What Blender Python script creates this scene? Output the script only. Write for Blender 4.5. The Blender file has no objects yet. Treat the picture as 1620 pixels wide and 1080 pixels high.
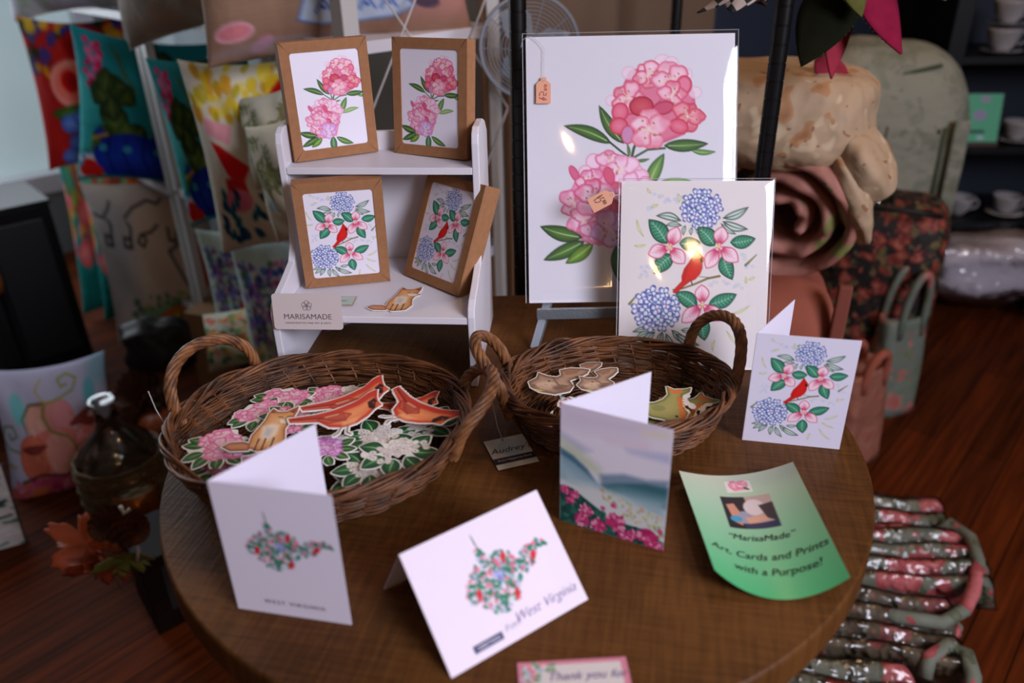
import bpy, bmesh, math, random
import numpy as np
from mathutils import Vector, Matrix, Euler
random.seed(7)
R = math.radians
C = bpy.context.scene.collection
# ------------------------------------------------------------------ camera
CAMZ = 1.29; FPX = 1260.0; PITCH = R(28.0); ROLL = R(-1.3)
cam_d = bpy.data.cameras.new('camera'); cam = bpy.data.objects.new('camera', cam_d); C.objects.link(cam)
cam.matrix_world = Matrix.Translation((0, 0, CAMZ)) @ Matrix.Rotation(R(90) - PITCH, 4, 'X') @ Matrix.Rotation(ROLL, 4, 'Z')
cam_d.sensor_width = 36.0; cam_d.lens = 28.0; cam_d.clip_start = 0.05
cam_d.dof.use_dof = True; cam_d.dof.focus_distance = 0.99; cam_d.dof.aperture_fstop = 2.6
bpy.context.scene.camera = cam
# ------------------------------------------------------------------ world, exposure
sc = bpy.context.scene
sc.view_settings.view_transform = 'Standard'; sc.view_settings.look = 'None'
sc.view_settings.gamma = 1.0; sc.view_settings.use_curve_mapping = False
sc.view_settings.exposure = 0.0
w = bpy.data.worlds.new('world'); sc.world = w; w.use_nodes = True
bg = w.node_tree.nodes['Background']; bg.inputs[0].default_value = (0.62, 0.66, 0.8, 1); bg.inputs[1].default_value = 0.12

def lamp(name, kind, loc, target, power, col, size=1.0, sy=None, spread=None):
    d = bpy.data.lights.new(name, kind); o = bpy.data.objects.new(name, d); C.objects.link(o)
    o.location = loc; d.energy = power; d.color = col
    v = Vector(target) - Vector(loc); o.rotation_euler = v.to_track_quat('-Z', 'Y').to_euler()
    if kind == 'AREA':
        d.size = size
        if sy: d.shape = 'RECTANGLE'; d.size_y = sy
        if spread: d.spread = spread
    else: d.shadow_soft_size = size
    return o
# shop window daylight, right and behind the camera, and a second window at the far left
lamp('front_window_light', 'AREA', (1.72, -1.15, 2.1), (-0.05, 0.85, 0.85), 42, (0.84, 0.85, 1.0), 1.2, 1.1, R(115))
lamp('side_window_light', 'AREA', (-2.2, 2.95, 1.45), (-0.4, 0.9, 0.75), 26, (0.82, 0.9, 1.0), 1.1, 1.3)
# warm ceiling lamps
lamp('ceiling_lamp_light', 'POINT', (0.75, 1.75, 2.55), (0, 0, 0), 16, (1.0, 0.62, 0.33), 0.05)
lamp('ceiling_lamp_light', 'POINT', (1.5, 0.2, 2.6), (0, 0, 0), 9, (1.0, 0.60, 0.32), 0.05)
lamp('ceiling_lamp_light', 'POINT', (0.2, -0.94, 2.15), (0, 0, 0), 3.5, (1.0, 0.62, 0.30), 0.03)
lamp('counter_lamp_light', 'POINT', (0.32, -1.2, 1.56), (0, 0, 0), 3.0, (1.0, 0.60, 0.28), 0.035)

# ------------------------------------------------------------------ helpers
def ray(px, py):
    x = (px - 810) / FPX; y = -(py - 540) / FPX
    c, s = math.cos(ROLL), math.sin(ROLL); x, y = c * x - s * y, s * x + c * y
    return Vector((x, math.cos(PITCH) + y * math.sin(PITCH), -math.sin(PITCH) + y * math.cos(PITCH)))
def at(px, py, Y): d = ray(px, py); return Vector((0, 0, CAMZ)) + d * (Y / d.y)
def onz(px, py, z): d = ray(px, py); return Vector((0, 0, CAMZ)) + d * ((z - CAMZ) / d.z)

def lin(c): return tuple(((v / 12.92) if v <= 0.04045 else ((v + 0.055) / 1.055) ** 2.4) for v in c)
def h(s):
    s = s.lstrip('#'); return tuple(int(s[i:i + 2], 16) / 255 for i in (0, 2, 4))

MATS = {}
def mat(name, col, rough=0.6, metal=0.0, spec=0.4, bump=0.0, bscale=60, noise=0.0, nscale=8, col2=None, sheen=0.0, stretch=None, coat=0.0):
    if name in MATS: return MATS[name]
    m = bpy.data.materials.new(name); m.use_nodes = True; nt = m.node_tree; N = nt.nodes; L = nt.links
    b = N['Principled BSDF']
    c = lin(h(col) if isinstance(col, str) else col)
    b.inputs['Base Color'].default_value = (*c, 1); b.inputs['Roughness'].default_value = rough
    b.inputs['Metallic'].default_value = metal; b.inputs['Specular IOR Level'].default_value = spec
    b.inputs['Coat Weight'].default_value = coat
    if sheen: b.inputs['Sheen Weight'].default_value = sheen
    if noise or bump:
        tc = N.new('ShaderNodeTexCoord'); mp = N.new('ShaderNodeMapping'); L.new(tc.outputs['Object'], mp.inputs[0])
        if stretch: mp.inputs['Scale'].default_value = stretch
    if noise:
        n = N.new('ShaderNodeTexNoise'); n.inputs['Scale'].default_value = nscale; n.inputs['Detail'].default_value = 6
        L.new(mp.outputs[0], n.inputs[0]); r = N.new('ShaderNodeValToRGB')
        r.color_ramp.elements[0].position = 0.35; r.color_ramp.elements[1].position = 0.65
        c2 = lin(h(col2)) if col2 else tuple(v * (1 - noise) for v in c)
        r.color_ramp.elements[0].color = (*c2, 1); r.color_ramp.elements[1].color = (*c, 1)
        L.new(n.outputs[0], r.inputs[0]); L.new(r.outputs[0], b.inputs['Base Color'])
    if bump:
        n = N.new('ShaderNodeTexNoise'); n.inputs['Scale'].default_value = bscale; n.inputs['Detail'].default_value = 3
        L.new(mp.outputs[0], n.inputs[0]); bp = N.new('ShaderNodeBump'); bp.inputs['Strength'].default_value = bump
        bp.inputs['Distance'].default_value = 0.004; L.new(n.outputs[0], bp.inputs['Height']); L.new(bp.outputs[0], b.inputs['Normal'])
    MATS[name] = m; return m

def colmat(name, rough=0.6, spec=0.3, weave=0.0, coat=0.0):
    """colours come from the mesh's own colour attribute (printed or painted patterns)"""
    if name in MATS: return MATS[name]
    m = bpy.data.materials.new(name); m.use_nodes = True; nt = m.node_tree; b = nt.nodes['Principled BSDF']
    a = nt.nodes.new('ShaderNodeAttribute'); a.attribute_name = 'print'
    nt.links.new(a.outputs['Color'], b.inputs['Base Color']); b.inputs['Roughness'].default_value = rough
    b.inputs['Specular IOR Level'].default_value = spec; b.inputs['Coat Weight'].default_value = coat
    if weave:
        tc = nt.nodes.new('ShaderNodeTexCoord'); n = nt.nodes.new('ShaderNodeTexNoise'); n.inputs['Scale'].default_value = 14
        nt.links.new(tc.outputs['Object'], n.inputs[0]); bp = nt.nodes.new('ShaderNodeBump'); bp.inputs['Strength'].default_value = weave
        bp.inputs['Distance'].default_value = 0.03; nt.links.new(n.outputs[0], bp.inputs['Height']); nt.links.new(bp.outputs[0], b.inputs['Normal'])
    MATS[name] = m; return m

def clear(name, tint=(1, 1, 1), rough=0.04, amount=0.08, bump=0.0):
    """thin clear plastic film or glass: see-through with a glossy skin"""
    if name in MATS: return MATS[name]
    m = bpy.data.materials.new(name); m.use_nodes = True; nt = m.node_tree; N = nt.nodes; L = nt.links
    N.remove(N['Principled BSDF']); out = N['Material Output']
    t = N.new('ShaderNodeBsdfTransparent'); t.inputs[0].default_value = (*tint, 1)
    g = N.new('ShaderNodeBsdfGlossy'); g.inputs['Roughness'].default_value = rough
    fr = N.new('ShaderNodeFresnel'); fr.inputs[0].default_value = 1.45
    ad = N.new('ShaderNodeMath'); ad.operation = 'ADD'; ad.inputs[1].default_value = amount; L.new(fr.outputs[0], ad.inputs[0])
    mx = N.new('ShaderNodeMixShader'); L.new(ad.outputs[0], mx.inputs[0]); L.new(t.outputs[0], mx.inputs[1]); L.new(g.outputs[0], mx.inputs[2])
    L.new(mx.outputs[0], out.inputs[0])
    if bump:
        tc = N.new('ShaderNodeTexCoord'); n = N.new('ShaderNodeTexNoise'); n.inputs['Scale'].default_value = 22; n.inputs['Detail'].default_value = 2
        L.new(tc.outputs['Object'], n.inputs[0]); bp = N.new('ShaderNodeBump'); bp.inputs['Strength'].default_value = bump
        bp.inputs['Distance'].default_value = 0.02; L.new(n.outputs[0], bp.inputs['Height'])
        L.new(bp.outputs[0], g.inputs['Normal']); L.new(bp.outputs[0], fr.inputs['Normal'])
    MATS[name] = m; return m

def floral(name, base, cols, scale=9, thr=0.34, rough=0.7, bump=0.3, leaf=None, warp=0.3, uvw='Object'):
    """printed floral cloth: scattered blooms and leaves on a ground colour"""
    if name in MATS: return MATS[name]
    m = bpy.data.materials.new(name); m.use_nodes = True; nt = m.node_tree; N = nt.nodes; L = nt.links; b = N['Principled BSDF']
    tc = N.new('ShaderNodeTexCoord'); nz = N.new('ShaderNodeTexNoise'); nz.inputs['Scale'].default_value = scale * 2.2
    L.new(tc.outputs[uvw], nz.inputs[0]); sc_ = N.new('ShaderNodeVectorMath'); sc_.operation = 'SCALE'; sc_.inputs['Scale'].default_value = warp / scale * 2
    L.new(nz.outputs[1], sc_.inputs[0]); ad = N.new('ShaderNodeVectorMath'); L.new(tc.outputs[uvw], ad.inputs[0]); L.new(sc_.outputs[0], ad.inputs[1])
    cur = None
    def layer(cur, vscale, t, ramp, off):
        mp = N.new('ShaderNodeMapping'); mp.inputs['Location'].default_value = (off, off * .7, off * 1.3); L.new(ad.outputs[0], mp.inputs[0])
        v = N.new('ShaderNodeTexVoronoi'); v.inputs['Scale'].default_value = vscale; L.new(mp.outputs[0], v.inputs[0])
        lt = N.new('ShaderNodeMath'); lt.operation = 'LESS_THAN'; lt.inputs[1].default_value = t; L.new(v.outputs['Distance'], lt.inputs[0])
        rr = N.new('ShaderNodeValToRGB'); E = rr.color_ramp
        while len(E.elements) < len(ramp): E.elements.new(0.5)
        for i, cc in enumerate(ramp): E.elements[i].position = i / max(1, len(ramp) - 1) * t; E.elements[i].color = (*lin(h(cc)), 1)
        L.new(v.outputs['Distance'], rr.inputs[0])
        mx = N.new('ShaderNodeMix'); mx.data_type = 'RGBA'; L.new(lt.outputs[0], mx.inputs[0])
        if cur is None: mx.inputs[6].default_value = (*lin(h(base)), 1)
        else: L.new(cur, mx.inputs[6])
        L.new(rr.outputs[0], mx.inputs[7]); return mx.outputs[2]
    if leaf: cur = layer(cur, scale * 1.7, thr * 0.95, leaf, 3.1)
    cur = layer(cur, scale, thr, cols, 0.0)
    cur = layer(cur, scale * 2.6, thr * 0.5, cols[::-1], 7.7)
    L.new(cur, b.inputs['Base Color']); b.inputs['Roughness'].default_value = rough
    n2 = N.new('ShaderNodeTexNoise'); n2.inputs['Scale'].default_value = 12; L.new(tc.outputs['Object'], n2.inputs[0])
    bp = N.new('ShaderNodeBump'); bp.inputs['Strength'].default_value = bump; bp.inputs['Distance'].default_value = 0.03
    L.new(n2.outputs[0], bp.inputs['Height']); L.new(bp.outputs[0], b.inputs['Normal'])
    MATS[name] = m; return m

def link(o, parent=None):
    C.objects.link(o)
    if parent is not None: o.parent = parent
    return o
def tag(o, label=None, cat=None, group=None, kind=None):
    if label: o['label'] = label
    if cat: o['category'] = cat
    if group: o['group'] = group
    if kind: o['kind'] = kind
    return o
def thing(name, label, cat, loc=(0, 0, 0), rot=None, group=None):
    o = bpy.data.objects.new(name, None); C.objects.link(o); o.location = loc; o.empty_display_size = 0.05
    if rot is not None:
        if isinstance(rot, Matrix): o.rotation_euler = rot.to_euler()
        elif isinstance(rot, (int, float)): o.rotation_euler = (0, 0, rot)
        else: o.rotation_euler = rot
    return tag(o, label, cat, group)

class MB:
    """collects shapes and links them as ONE mesh object"""
    def __init__(s): s.v = []; s.f = []; s.n = 0
    def add(s, verts, faces):
        s.v.extend([tuple(p) for p in verts]); s.f.extend([tuple(i + s.n for i in f) for f in faces]); s.n += len(verts); return s
    def box(s, lo, hi, M=None):
        x0, y0, z0 = lo; x1, y1, z1 = hi
        vs = [Vector(p) for p in ((x0, y0, z0), (x1, y0, z0), (x1, y1, z0), (x0, y1, z0), (x0, y0, z1), (x1, y0, z1), (x1, y1, z1), (x0, y1, z1))]
        if M is not None: vs = [M @ p for p in vs]
        return s.add(vs, [(0, 3, 2, 1), (4, 5, 6, 7), (0, 1, 5, 4), (1, 2, 6, 5), (2, 3, 7, 6), (3, 0, 4, 7)])
    def prism(s, pts, axis, a, b, M=None):
        """polygon pts extruded from a to b along axis"""
        n = len(pts)
        def P(p, t): return {'x': (t, p[0], p[1]), 'y': (p[0], t, p[1]), 'z': (p[0], p[1], t)}[axis]
        vs = [Vector(P(p, a)) for p in pts] + [Vector(P(p, b)) for p in pts]
        if M is not None: vs = [M @ p for p in vs]
        return s.add(vs, [tuple(range(n))[::-1], tuple(range(n, 2 * n))] + [(i, (i + 1) % n, n + (i + 1) % n, n + i) for i in range(n)])
    def tube(s, pts, r, k=6, closed=False, cap=True):
        P = np.array([tuple(p) for p in pts], float); n = len(P)
        rr = np.full(n, r, float) if np.isscalar(r) else np.array(r, float)
        if closed: T = np.roll(P, -1, 0) - np.roll(P, 1, 0)
        else:
            T = np.empty_like(P); T[1:-1] = P[2:] - P[:-2]; T[0] = P[1] - P[0]; T[-1] = P[-1] - P[-2]
        T /= np.linalg.norm(T, axis=1)[:, None] + 1e-12
        ref = np.array([0, 0, 1.0]) if abs(T[0][2]) < .9 else np.array([1.0, 0, 0])
        N_ = np.cross(T[0], ref); N_ /= np.linalg.norm(N_); Ns = [N_]
        for i in range(1, n):
            v = Ns[-1] - T[i] * np.dot(Ns[-1], T[i]); Ns.append(v / (np.linalg.norm(v) + 1e-12))
        Ns = np.array(Ns); B = np.cross(T, Ns)
        a = np.arange(k) * 2 * math.pi / k
        V = P[:, None] + rr[:, None, None] * (np.cos(a)[None, :, None] * Ns[:, None] + np.sin(a)[None, :, None] * B[:, None])
        V = V.reshape(-1, 3); F = []
        for i in range(n if closed else n - 1):
            j = (i + 1) % n
            for q in range(k): F.append((i * k + q, i * k + (q + 1) % k, j * k + (q + 1) % k, j * k + q))
        if cap and not closed: F.append(tuple(range(k))[::-1]); F.append(tuple(range((n - 1) * k, n * k)))
        return s.add(V, F)
    def lathe(s, prof, k=32, loc=(0, 0, 0), M=None):
        """prof: list of (radius, z)"""
        vs = []; F = []
        for (r, z) in prof:
            for q in range(k):
                a = q * 2 * math.pi / k; vs.append(Vector((loc[0] + r * math.cos(a), loc[1] + r * math.sin(a), loc[2] + z)))
        if M is not None: vs = [M @ p for p in vs]
        n = len(prof)
        for i in range(n - 1):
            for q in range(k): F.append((i * k + q, i * k + (q + 1) % k, (i + 1) * k + (q + 1) % k, (i + 1) * k + q))
        if prof[0][0] > 1e-6: F.append(tuple(range(k))[::-1])
        if prof[-1][0] > 1e-6: F.append(tuple(range((n - 1) * k, n * k)))
        return s.add(vs, F)
    def ball(s, c, r, k=12, j=8, M=None):
        rx, ry, rz = (r, r, r) if np.isscalar(r) else r
        vs = []; F = []
        for i in range(j + 1):
            t = math.pi * i / j
            for q in range(k):
                a = 2 * math.pi * q / k; p = Vector((rx * math.sin(t) * math.cos(a), ry * math.sin(t) * math.sin(a), rz * math.cos(t)))
                if M is not None: p = M @ p
                vs.append(Vector(c) + p)
        for i in range(j):
            for q in range(k): F.append((i * k + q, (i + 1) * k + q, (i + 1) * k + (q + 1) % k, i * k + (q + 1) % k))
        return s.add(vs, F)
    def build(s, name, m=None, parent=None, smooth=False, bevel=0.0, seg=2, fn=None):
        vs = s.v if fn is None else [fn(p) for p in s.v]
        me = bpy.data.meshes.new(name); me.from_pydata(vs, [], s.f); me.validate()
        bm = bmesh.new(); bm.from_mesh(me); bmesh.ops.remove_doubles(bm, verts=bm.verts, dist=1e-6)
        bmesh.ops.recalc_face_normals(bm, faces=bm.faces)
        if bevel:
            es = [e for e in bm.edges if len(e.link_faces) == 2 and e.calc_face_angle(0) > 0.6]
            bmesh.ops.bevel(bm, geom=es, offset=bevel, segments=seg, profile=0.6, affect='EDGES')
        bm.to_mesh(me); bm.free()
        if smooth:
            for p in me.polygons: p.use_smooth = True
        if m: me.materials.append(m)
        o = bpy.data.objects.new(name, me); return link(o, parent)

def tri_text(txt, size=1.0, shear=0.0, align='CENTER', space=1.0, thin=0.0):
    """vertices and faces of a line of lettering, in its own plane"""
    cu = bpy.data.curves.new('lettering', 'FONT'); cu.body = txt; cu.size = size; cu.shear = shear
    cu.align_x = align; cu.align_y = 'CENTER'; cu.space_character = space; cu.resolution_u = 4; cu.offset = -thin
    o = bpy.data.objects.new('lettering', cu); C.objects.link(o)
    dg = bpy.context.evaluated_depsgraph_get(); me = bpy.data.meshes.new_from_object(o.evaluated_get(dg))
    V = [v.co.copy() for v in me.vertices]; F = [tuple(p.vertices) for p in me.polygons]
    bpy.data.objects.remove(o); bpy.data.curves.remove(cu); bpy.data.meshes.remove(me)
    return V, F
def lettering(txt, size, fn, m, parent, name='lettering', shear=0.0, align='CENTER', space=1.0, thin=0.0):
    V, F = tri_text(txt, size, shear, align, space, thin)
    me = bpy.data.meshes.new(name); me.from_pydata([tuple(fn(v.x, v.y)) for v in V], [], F); me.materials.append(m)
    return link(bpy.data.objects.new(name, me), parent)

# ------------------------------------------------------------------ painting prints
class Cv:
    """a small canvas painted shape by shape; its cells become the coloured mesh of a print"""
    def __init__(s, x0, y0, x1, y1, W, bgc=(1, 1, 1)):
        s.x0, s.y0, s.x1, s.y1 = x0, y0, x1, y1; s.W = W; s.k = W / (x1 - x0); s.H = int(round(abs(y1 - y0) * s.k))
        s.rgb = np.zeros((s.H, s.W, 3), np.float32) + np.array(bgc, np.float32); s.a = np.zeros((s.H, s.W), np.float32)
        s.border = None; s.T = None
    def pt(s, P):
        P = np.atleast_2d(np.array(P, float))
        if s.T is not None:
            c, sn, k, tx, ty = s.T; P = np.c_[k * (c * P[:, 0] - sn * P[:, 1]) + tx, k * (sn * P[:, 0] + c * P[:, 1]) + ty]
        return np.c_[(P[:, 0] - s.x0) * s.k, (P[:, 1] - s.y0) * s.k]
    def ks(s): return s.k * (s.T[2] if s.T is not None else 1)
    def _box(s, P, pad):
        a = np.maximum(np.floor(P.min(0) - pad), 0).astype(int); b = np.minimum(np.ceil(P.max(0) + pad) + 1, (s.W, s.H)).astype(int)
        return a[0], a[1], b[0], b[1]
    def _mix(s, bx, cov, col):
        x0, y0, x1, y1 = bx; v = s.rgb[y0:y1, x0:x1]; cov = cov[..., None]
        v[:] = v * (1 - cov) + np.asarray(col, np.float32) * cov
        s.a[y0:y1, x0:x1] = np.maximum(s.a[y0:y1, x0:x1], cov[..., 0])
    def fill(s, P, col, al=1.0, edge=None, ew=2.0, ctr=None, soft=0.0):
        P = s.pt(P); bd = s.border; pad = 2 + (bd * s.k if bd else 0) + soft * s.k; bx = s._box(P, pad)
        x0, y0, x1, y1 = bx
        if x1 <= x0 or y1 <= y0: return
        X, Y = np.meshgrid(np.arange(x0, x1) + .5, np.arange(y0, y1) + .5)
        A = P; B = np.roll(P, -1, 0); d = np.full(X.shape, 1e9); ins = np.zeros(X.shape, bool)
        for (ax, ay), (bx_, by_) in zip(A, B):
            ex, ey = bx_ - ax, by_ - ay; L2 = ex * ex + ey * ey + 1e-9
            t = np.clip(((X - ax) * ex + (Y - ay) * ey) / L2, 0, 1)
            d = np.minimum(d, (X - ax - t * ex) ** 2 + (Y - ay - t * ey) ** 2)
            c = ((ay > Y) != (by_ > Y)) & (X < ex * (Y - ay) / (by_ - ay + 1e-12) + ax); ins ^= c
        sd = np.where(ins, -1, 1) * np.sqrt(d)
        if bd: s._mix(bx, np.clip(.5 - sd + bd * s.k, 0, 1), (.93, .91, .88)); return
        sf = max(1.0, soft * s.k * 2); cov = np.clip(.5 - sd / sf, 0, 1) * al
        cc = np.zeros(X.shape + (3,), np.float32) + np.array(col, np.float32)
        if ctr is not None:
            m = np.clip(-sd / max(1e-3, (-sd).max()), 0, 1)[..., None] ** .8; cc = cc * (1 - m) + np.array(ctr, np.float32) * m
        if edge is not None:
            e = np.clip(1 + sd / (ew * s.ks()), 0, 1)[..., None] ** 1.0; cc = cc * (1 - e) + np.array(edge, np.float32) * e
        s._mix(bx, cov, cc)
    def line(s, P, w, col, al=1.0, w2=None):
        P = s.pt(P); kk = s.ks(); w = w * kk / 2; w2 = w if w2 is None else w2 * kk / 2; bd = s.border
        pad = max(w, w2) + 2 + (bd * s.k if bd else 0); bx = s._box(P, pad); x0, y0, x1, y1 = bx
        if x1 <= x0 or y1 <= y0: return
        X, Y = np.meshgrid(np.arange(x0, x1) + .5, np.arange(y0, y1) + .5); n = len(P) - 1; sd = np.full(X.shape, 1e9)
        for i in range(n):
            ax, ay = P[i]; ex, ey = P[i + 1] - P[i]; L2 = ex * ex + ey * ey + 1e-9
            t = np.clip(((X - ax) * ex + (Y - ay) * ey) / L2, 0, 1); ww = w + (w2 - w) * (i + t) / n
            sd = np.minimum(sd, np.sqrt((X - ax - t * ex) ** 2 + (Y - ay - t * ey) ** 2) - ww)
        if bd: s._mix(bx, np.clip(.5 - sd + bd * s.k, 0, 1), (.93, .91, .88)); return
        s._mix(bx, np.clip(.5 - sd, 0, 1) * al, col)
    def ell(s, cx, cy, rx, ry, col, rot=0, **k):
        a = np.linspace(0, 2 * math.pi, 18, endpoint=False); c, sn = math.cos(rot), math.sin(rot); u, v = rx * np.cos(a), ry * np.sin(a)
        s.fill(np.c_[cx + c * u - sn * v, cy + sn * u + c * v], col, **k)
    def grad(s, c0, c1):
        t = np.linspace(0, 1, s.H)[:, None, None]; s.rgb[:] = np.array(c0) * (1 - t) + np.array(c1) * t
    def spray(s, n, box, cols, r0, r1, rnd, al=.8, poly=None):
        for _ in range(n):
            x = rnd.uniform(box[0], box[2]); y = rnd.uniform(box[1], box[3])
            if poly is not None and not inpoly(x, y, poly): continue
            s.ell(x, y, rnd.uniform(r0, r1), rnd.uniform(r0, r1), rnd.choice(cols), rot=rnd.uniform(0, 3), al=al)
def inpoly(x, y, P):
    c = False; n = len(P)
    for i in range(n):
        (ax, ay), (bx, by) = P[i], P[(i + 1) % n]
        if (ay > y) != (by > y) and x < (bx - ax) * (y - ay) / (by - ay) + ax: c = not c
    return c
def mixc(a, b, t): return tuple(x * (1 - t) + y * t for x, y in zip(a, b))
def leafpts(b, t, w, bend=0.0, n=9, fat=.45):
    bx, by = b; tx, ty = t; dx, dy = tx - bx, ty - by; L = math.hypot(dx, dy); ux, uy = dx / L, dy / L; px, py = -uy, ux
    up, dn = [], []
    for i in range(n + 1):
        s_ = i / n; hw = w / 2 * (math.sin(math.pi * s_ ** (math.log(.5) / math.log(fat))) ** .85 if 0 < s_ < 1 else 0); c = bend * L * math.sin(math.pi * s_)
        cx, cy = bx + dx * s_ + px * c, by + dy * s_ + py * c
        up.append((cx + px * hw, cy + py * hw)); dn.append((cx - px * hw, cy - py * hw))
    mid = [((a[0] + b_[0]) / 2, (a[1] + b_[1]) / 2) for a, b_ in zip(up, dn)]
    return up + dn[::-1][1:-1], mid
def leaf(cv, b, t, w, c1, c2, vein=None, bend=0.08, edge=None, vw=.05, fat=.45, veins=0):
    P, mid = leafpts(b, t, w, bend, fat=fat); cv.fill(P, c1, ctr=c2, edge=edge, ew=w * .1)
    if vein is not None and not cv.border: cv.line(mid[1:-1], w * vw * 1.6, vein, w2=w * vw * .5, al=.85)
    if veins and not cv.border:
        n = len(mid) - 1
        for i in range(2, n - 1):
            for q, A in ((0, P[i + 1]), (1, P[len(P) - i - 1] if len(P) - i - 1 < len(P) else P[-1])):
                m0 = mid[i]; e = (m0[0] + (A[0] - m0[0]) * .75, m0[1] + (A[1] - m0[1]) * .75)
                cv.line([m0, e], w * .05, vein, w2=w * .02, al=.7)

def printmesh(name, cv, fn, m, parent=None, thick=0.0, cut=False, back=(.9, .9, .9), nrm=None, smooth=True):
    """grid of cells coloured by the canvas; fn(u, v) -> point, u right, v down, both 0..1.
       cut: keep only painted cells (die-cut shapes). thick: give it a back and side walls."""
    H, W = cv.H, cv.W
    uu, vv = np.meshgrid(np.linspace(0, 1, W + 1), np.linspace(0, 1, H + 1))
    P = np.array(fn(uu, vv), float)               # 3,H+1,W+1
    P = np.moveaxis(P, 0, -1).reshape(-1, 3)
    pc = np.pad(cv.rgb, ((0, 1), (0, 1), (0, 0)), mode='edge'); pc2 = np.pad(cv.rgb, ((1, 0), (1, 0), (0, 0)), mode='edge')
    col = ((pc + pc2) / 2).reshape(-1, 3)
    idx = np.arange((H + 1) * (W + 1)).reshape(H + 1, W + 1)
    q = np.stack([idx[:-1, :-1], idx[1:, :-1], idx[1:, 1:], idx[:-1, 1:]], -1)
    keep = (cv.a > .5) if cut else np.ones((H, W), bool)
    F = q[keep]; V = P; Cc = col
    if thick:
        n0 = len(P); nr = np.array(nrm, float)
        if nr.ndim == 1: nr = np.tile(nr, (n0, 1))
        Bk = F[:, ::-1] + n0; V = np.vstack([P, P - nr * thick]); Cc = np.vstack([col, np.tile(np.array(back, float), (n0, 1))])
        kp = np.pad(keep, 1); W_ = []
        for (dy, dx, a, b) in ((-1, 0, 3, 0), (1, 0, 1, 2), (0, -1, 0, 1), (0, 1, 2, 3)):
            nb = kp[1 + dy:H + 1 + dy, 1 + dx:W + 1 + dx]; bmask = keep & ~nb; e = q[bmask]
            W_.append(np.stack([e[:, b], e[:, a], e[:, a] + n0, e[:, b] + n0], -1))
        F = np.vstack([F, Bk] + W_)
    used = np.unique(F); rm = np.full(len(V), -1); rm[used] = np.arange(len(used)); F = rm[F]; V = V[used]; Cc = Cc[used]
    me = bpy.data.meshes.new(name); me.vertices.add(len(V)); me.vertices.foreach_set('co', V.astype(np.float32).ravel())
    me.loops.add(F.size); me.loops.foreach_set('vertex_index', F.astype(np.int32).ravel())
    me.polygons.add(len(F)); me.polygons.foreach_set('loop_start', (np.arange(len(F)) * 4).astype(np.int32))
    me.polygons.foreach_set('loop_total', np.full(len(F), 4, np.int32))
    me.update(calc_edges=True); me.validate()
    at_ = me.color_attributes.new('print', 'FLOAT_COLOR', 'POINT')
    c = np.clip(Cc, 0, 1); c = np.where(c <= .04045, c / 12.92, ((c + .055) / 1.055) ** 2.4)
    at_.data.foreach_set('color', np.c_[c, np.ones(len(c))].astype(np.float32).ravel())
    if smooth and not thick: me.polygons.foreach_set('use_smooth', np.ones(len(F), bool))
    me.materials.append(m)
    return link(bpy.data.objects.new(name, me), parent)
# ------------------------------------------------------------------ artwork
PINK = dict(deep=(.78, .16, .30), mid=(.90, .50, .62), light=(.97, .86, .91))
def petal(cv, cx, cy, ang, L, W, c_in, c_out, edge, ew=2):
    """rounded petal growing from (cx, cy)"""
    n = 9; P = []
    for i in range(n + 1):
        t = i / n; P.append((L * t, W * .5 * math.sin(math.pi * t ** .62) ** .75 if 0 < t < 1 else 0))
    P = P + [(x, -y) for x, y in P[::-1][1:-1]]; c, s = math.cos(ang), math.sin(ang)
    cv.fill([(cx + c * x - s * y, cy + s * x + c * y) for x, y in P], c_out, ctr=c_in, edge=edge, ew=ew)
def floret(cv, cx, cy, r, rnd, deep, mid, light, tilt=None):
    a0 = rnd.uniform(0, 6.3) if tilt is None else tilt
    r *= 1.12
    for i in (0, 2, 4, 1, 3):
        a = a0 + i * 2 * math.pi / 5 + rnd.uniform(-.15, .15); rr = r * rnd.uniform(.85, 1.12)
        e = mixc(deep, mid, rnd.uniform(.0, .45)); px, py = cx + math.cos(a) * rr * .52, cy + math.sin(a) * rr * .52
        P = []
        for j in range(16):
            t = 2 * math.pi * j / 16; q = 1 + .10 * math.cos(3 * t + a * 2) + .06 * math.sin(5 * t + i); P.append((px + math.cos(a) * rr * .52 * q * math.cos(t) - math.sin(a) * rr * .50 * q * math.sin(t), py + math.sin(a) * rr * .52 * q * math.cos(t) + math.cos(a) * rr * .50 * q * math.sin(t)))
        cv.fill(P, mixc(mid, light, rnd.uniform(.1, .6)), edge=e, ew=r * .17, ctr=mixc(mid, light, rnd.uniform(.8, 1)))
        if not cv.border:
            if rnd.random() < .6: cv.ell(px + math.cos(a) * rr * .22, py + math.sin(a) * rr * .22, rr * .2, rr * .3, e, rot=a, al=.38, soft=rr * .10)
            for s in (-.25, 0, .25): cv.line([(cx + math.cos(a + s) * rr * .15, cy + math.sin(a + s) * rr * .15), (cx + math.cos(a + s) * rr * .62, cy + math.sin(a + s) * rr * .62)], r * .035, mixc(deep, mid, .5), al=.35, w2=r * .01)
    if not cv.border: cv.ell(cx, cy, r * .2, r * .2, light, al=.7, soft=r * .1)
    if not cv.border:
        for i in range(6):
            a = rnd.uniform(0, 6.3); L = r * rnd.uniform(.35, .6); p = (cx + math.cos(a) * L, cy + math.sin(a) * L)
            cv.line([(cx, cy), p], r * .035, (.93, .90, .75), al=.9); cv.ell(*p, r * .05, r * .05, (.62, .45, .25))
GR1 = ((.13, .27, .14), (.35, .52, .20)); GR2 = ((.22, .42, .20), (.52, .68, .34)); GRV = (.80, .88, .70)
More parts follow.
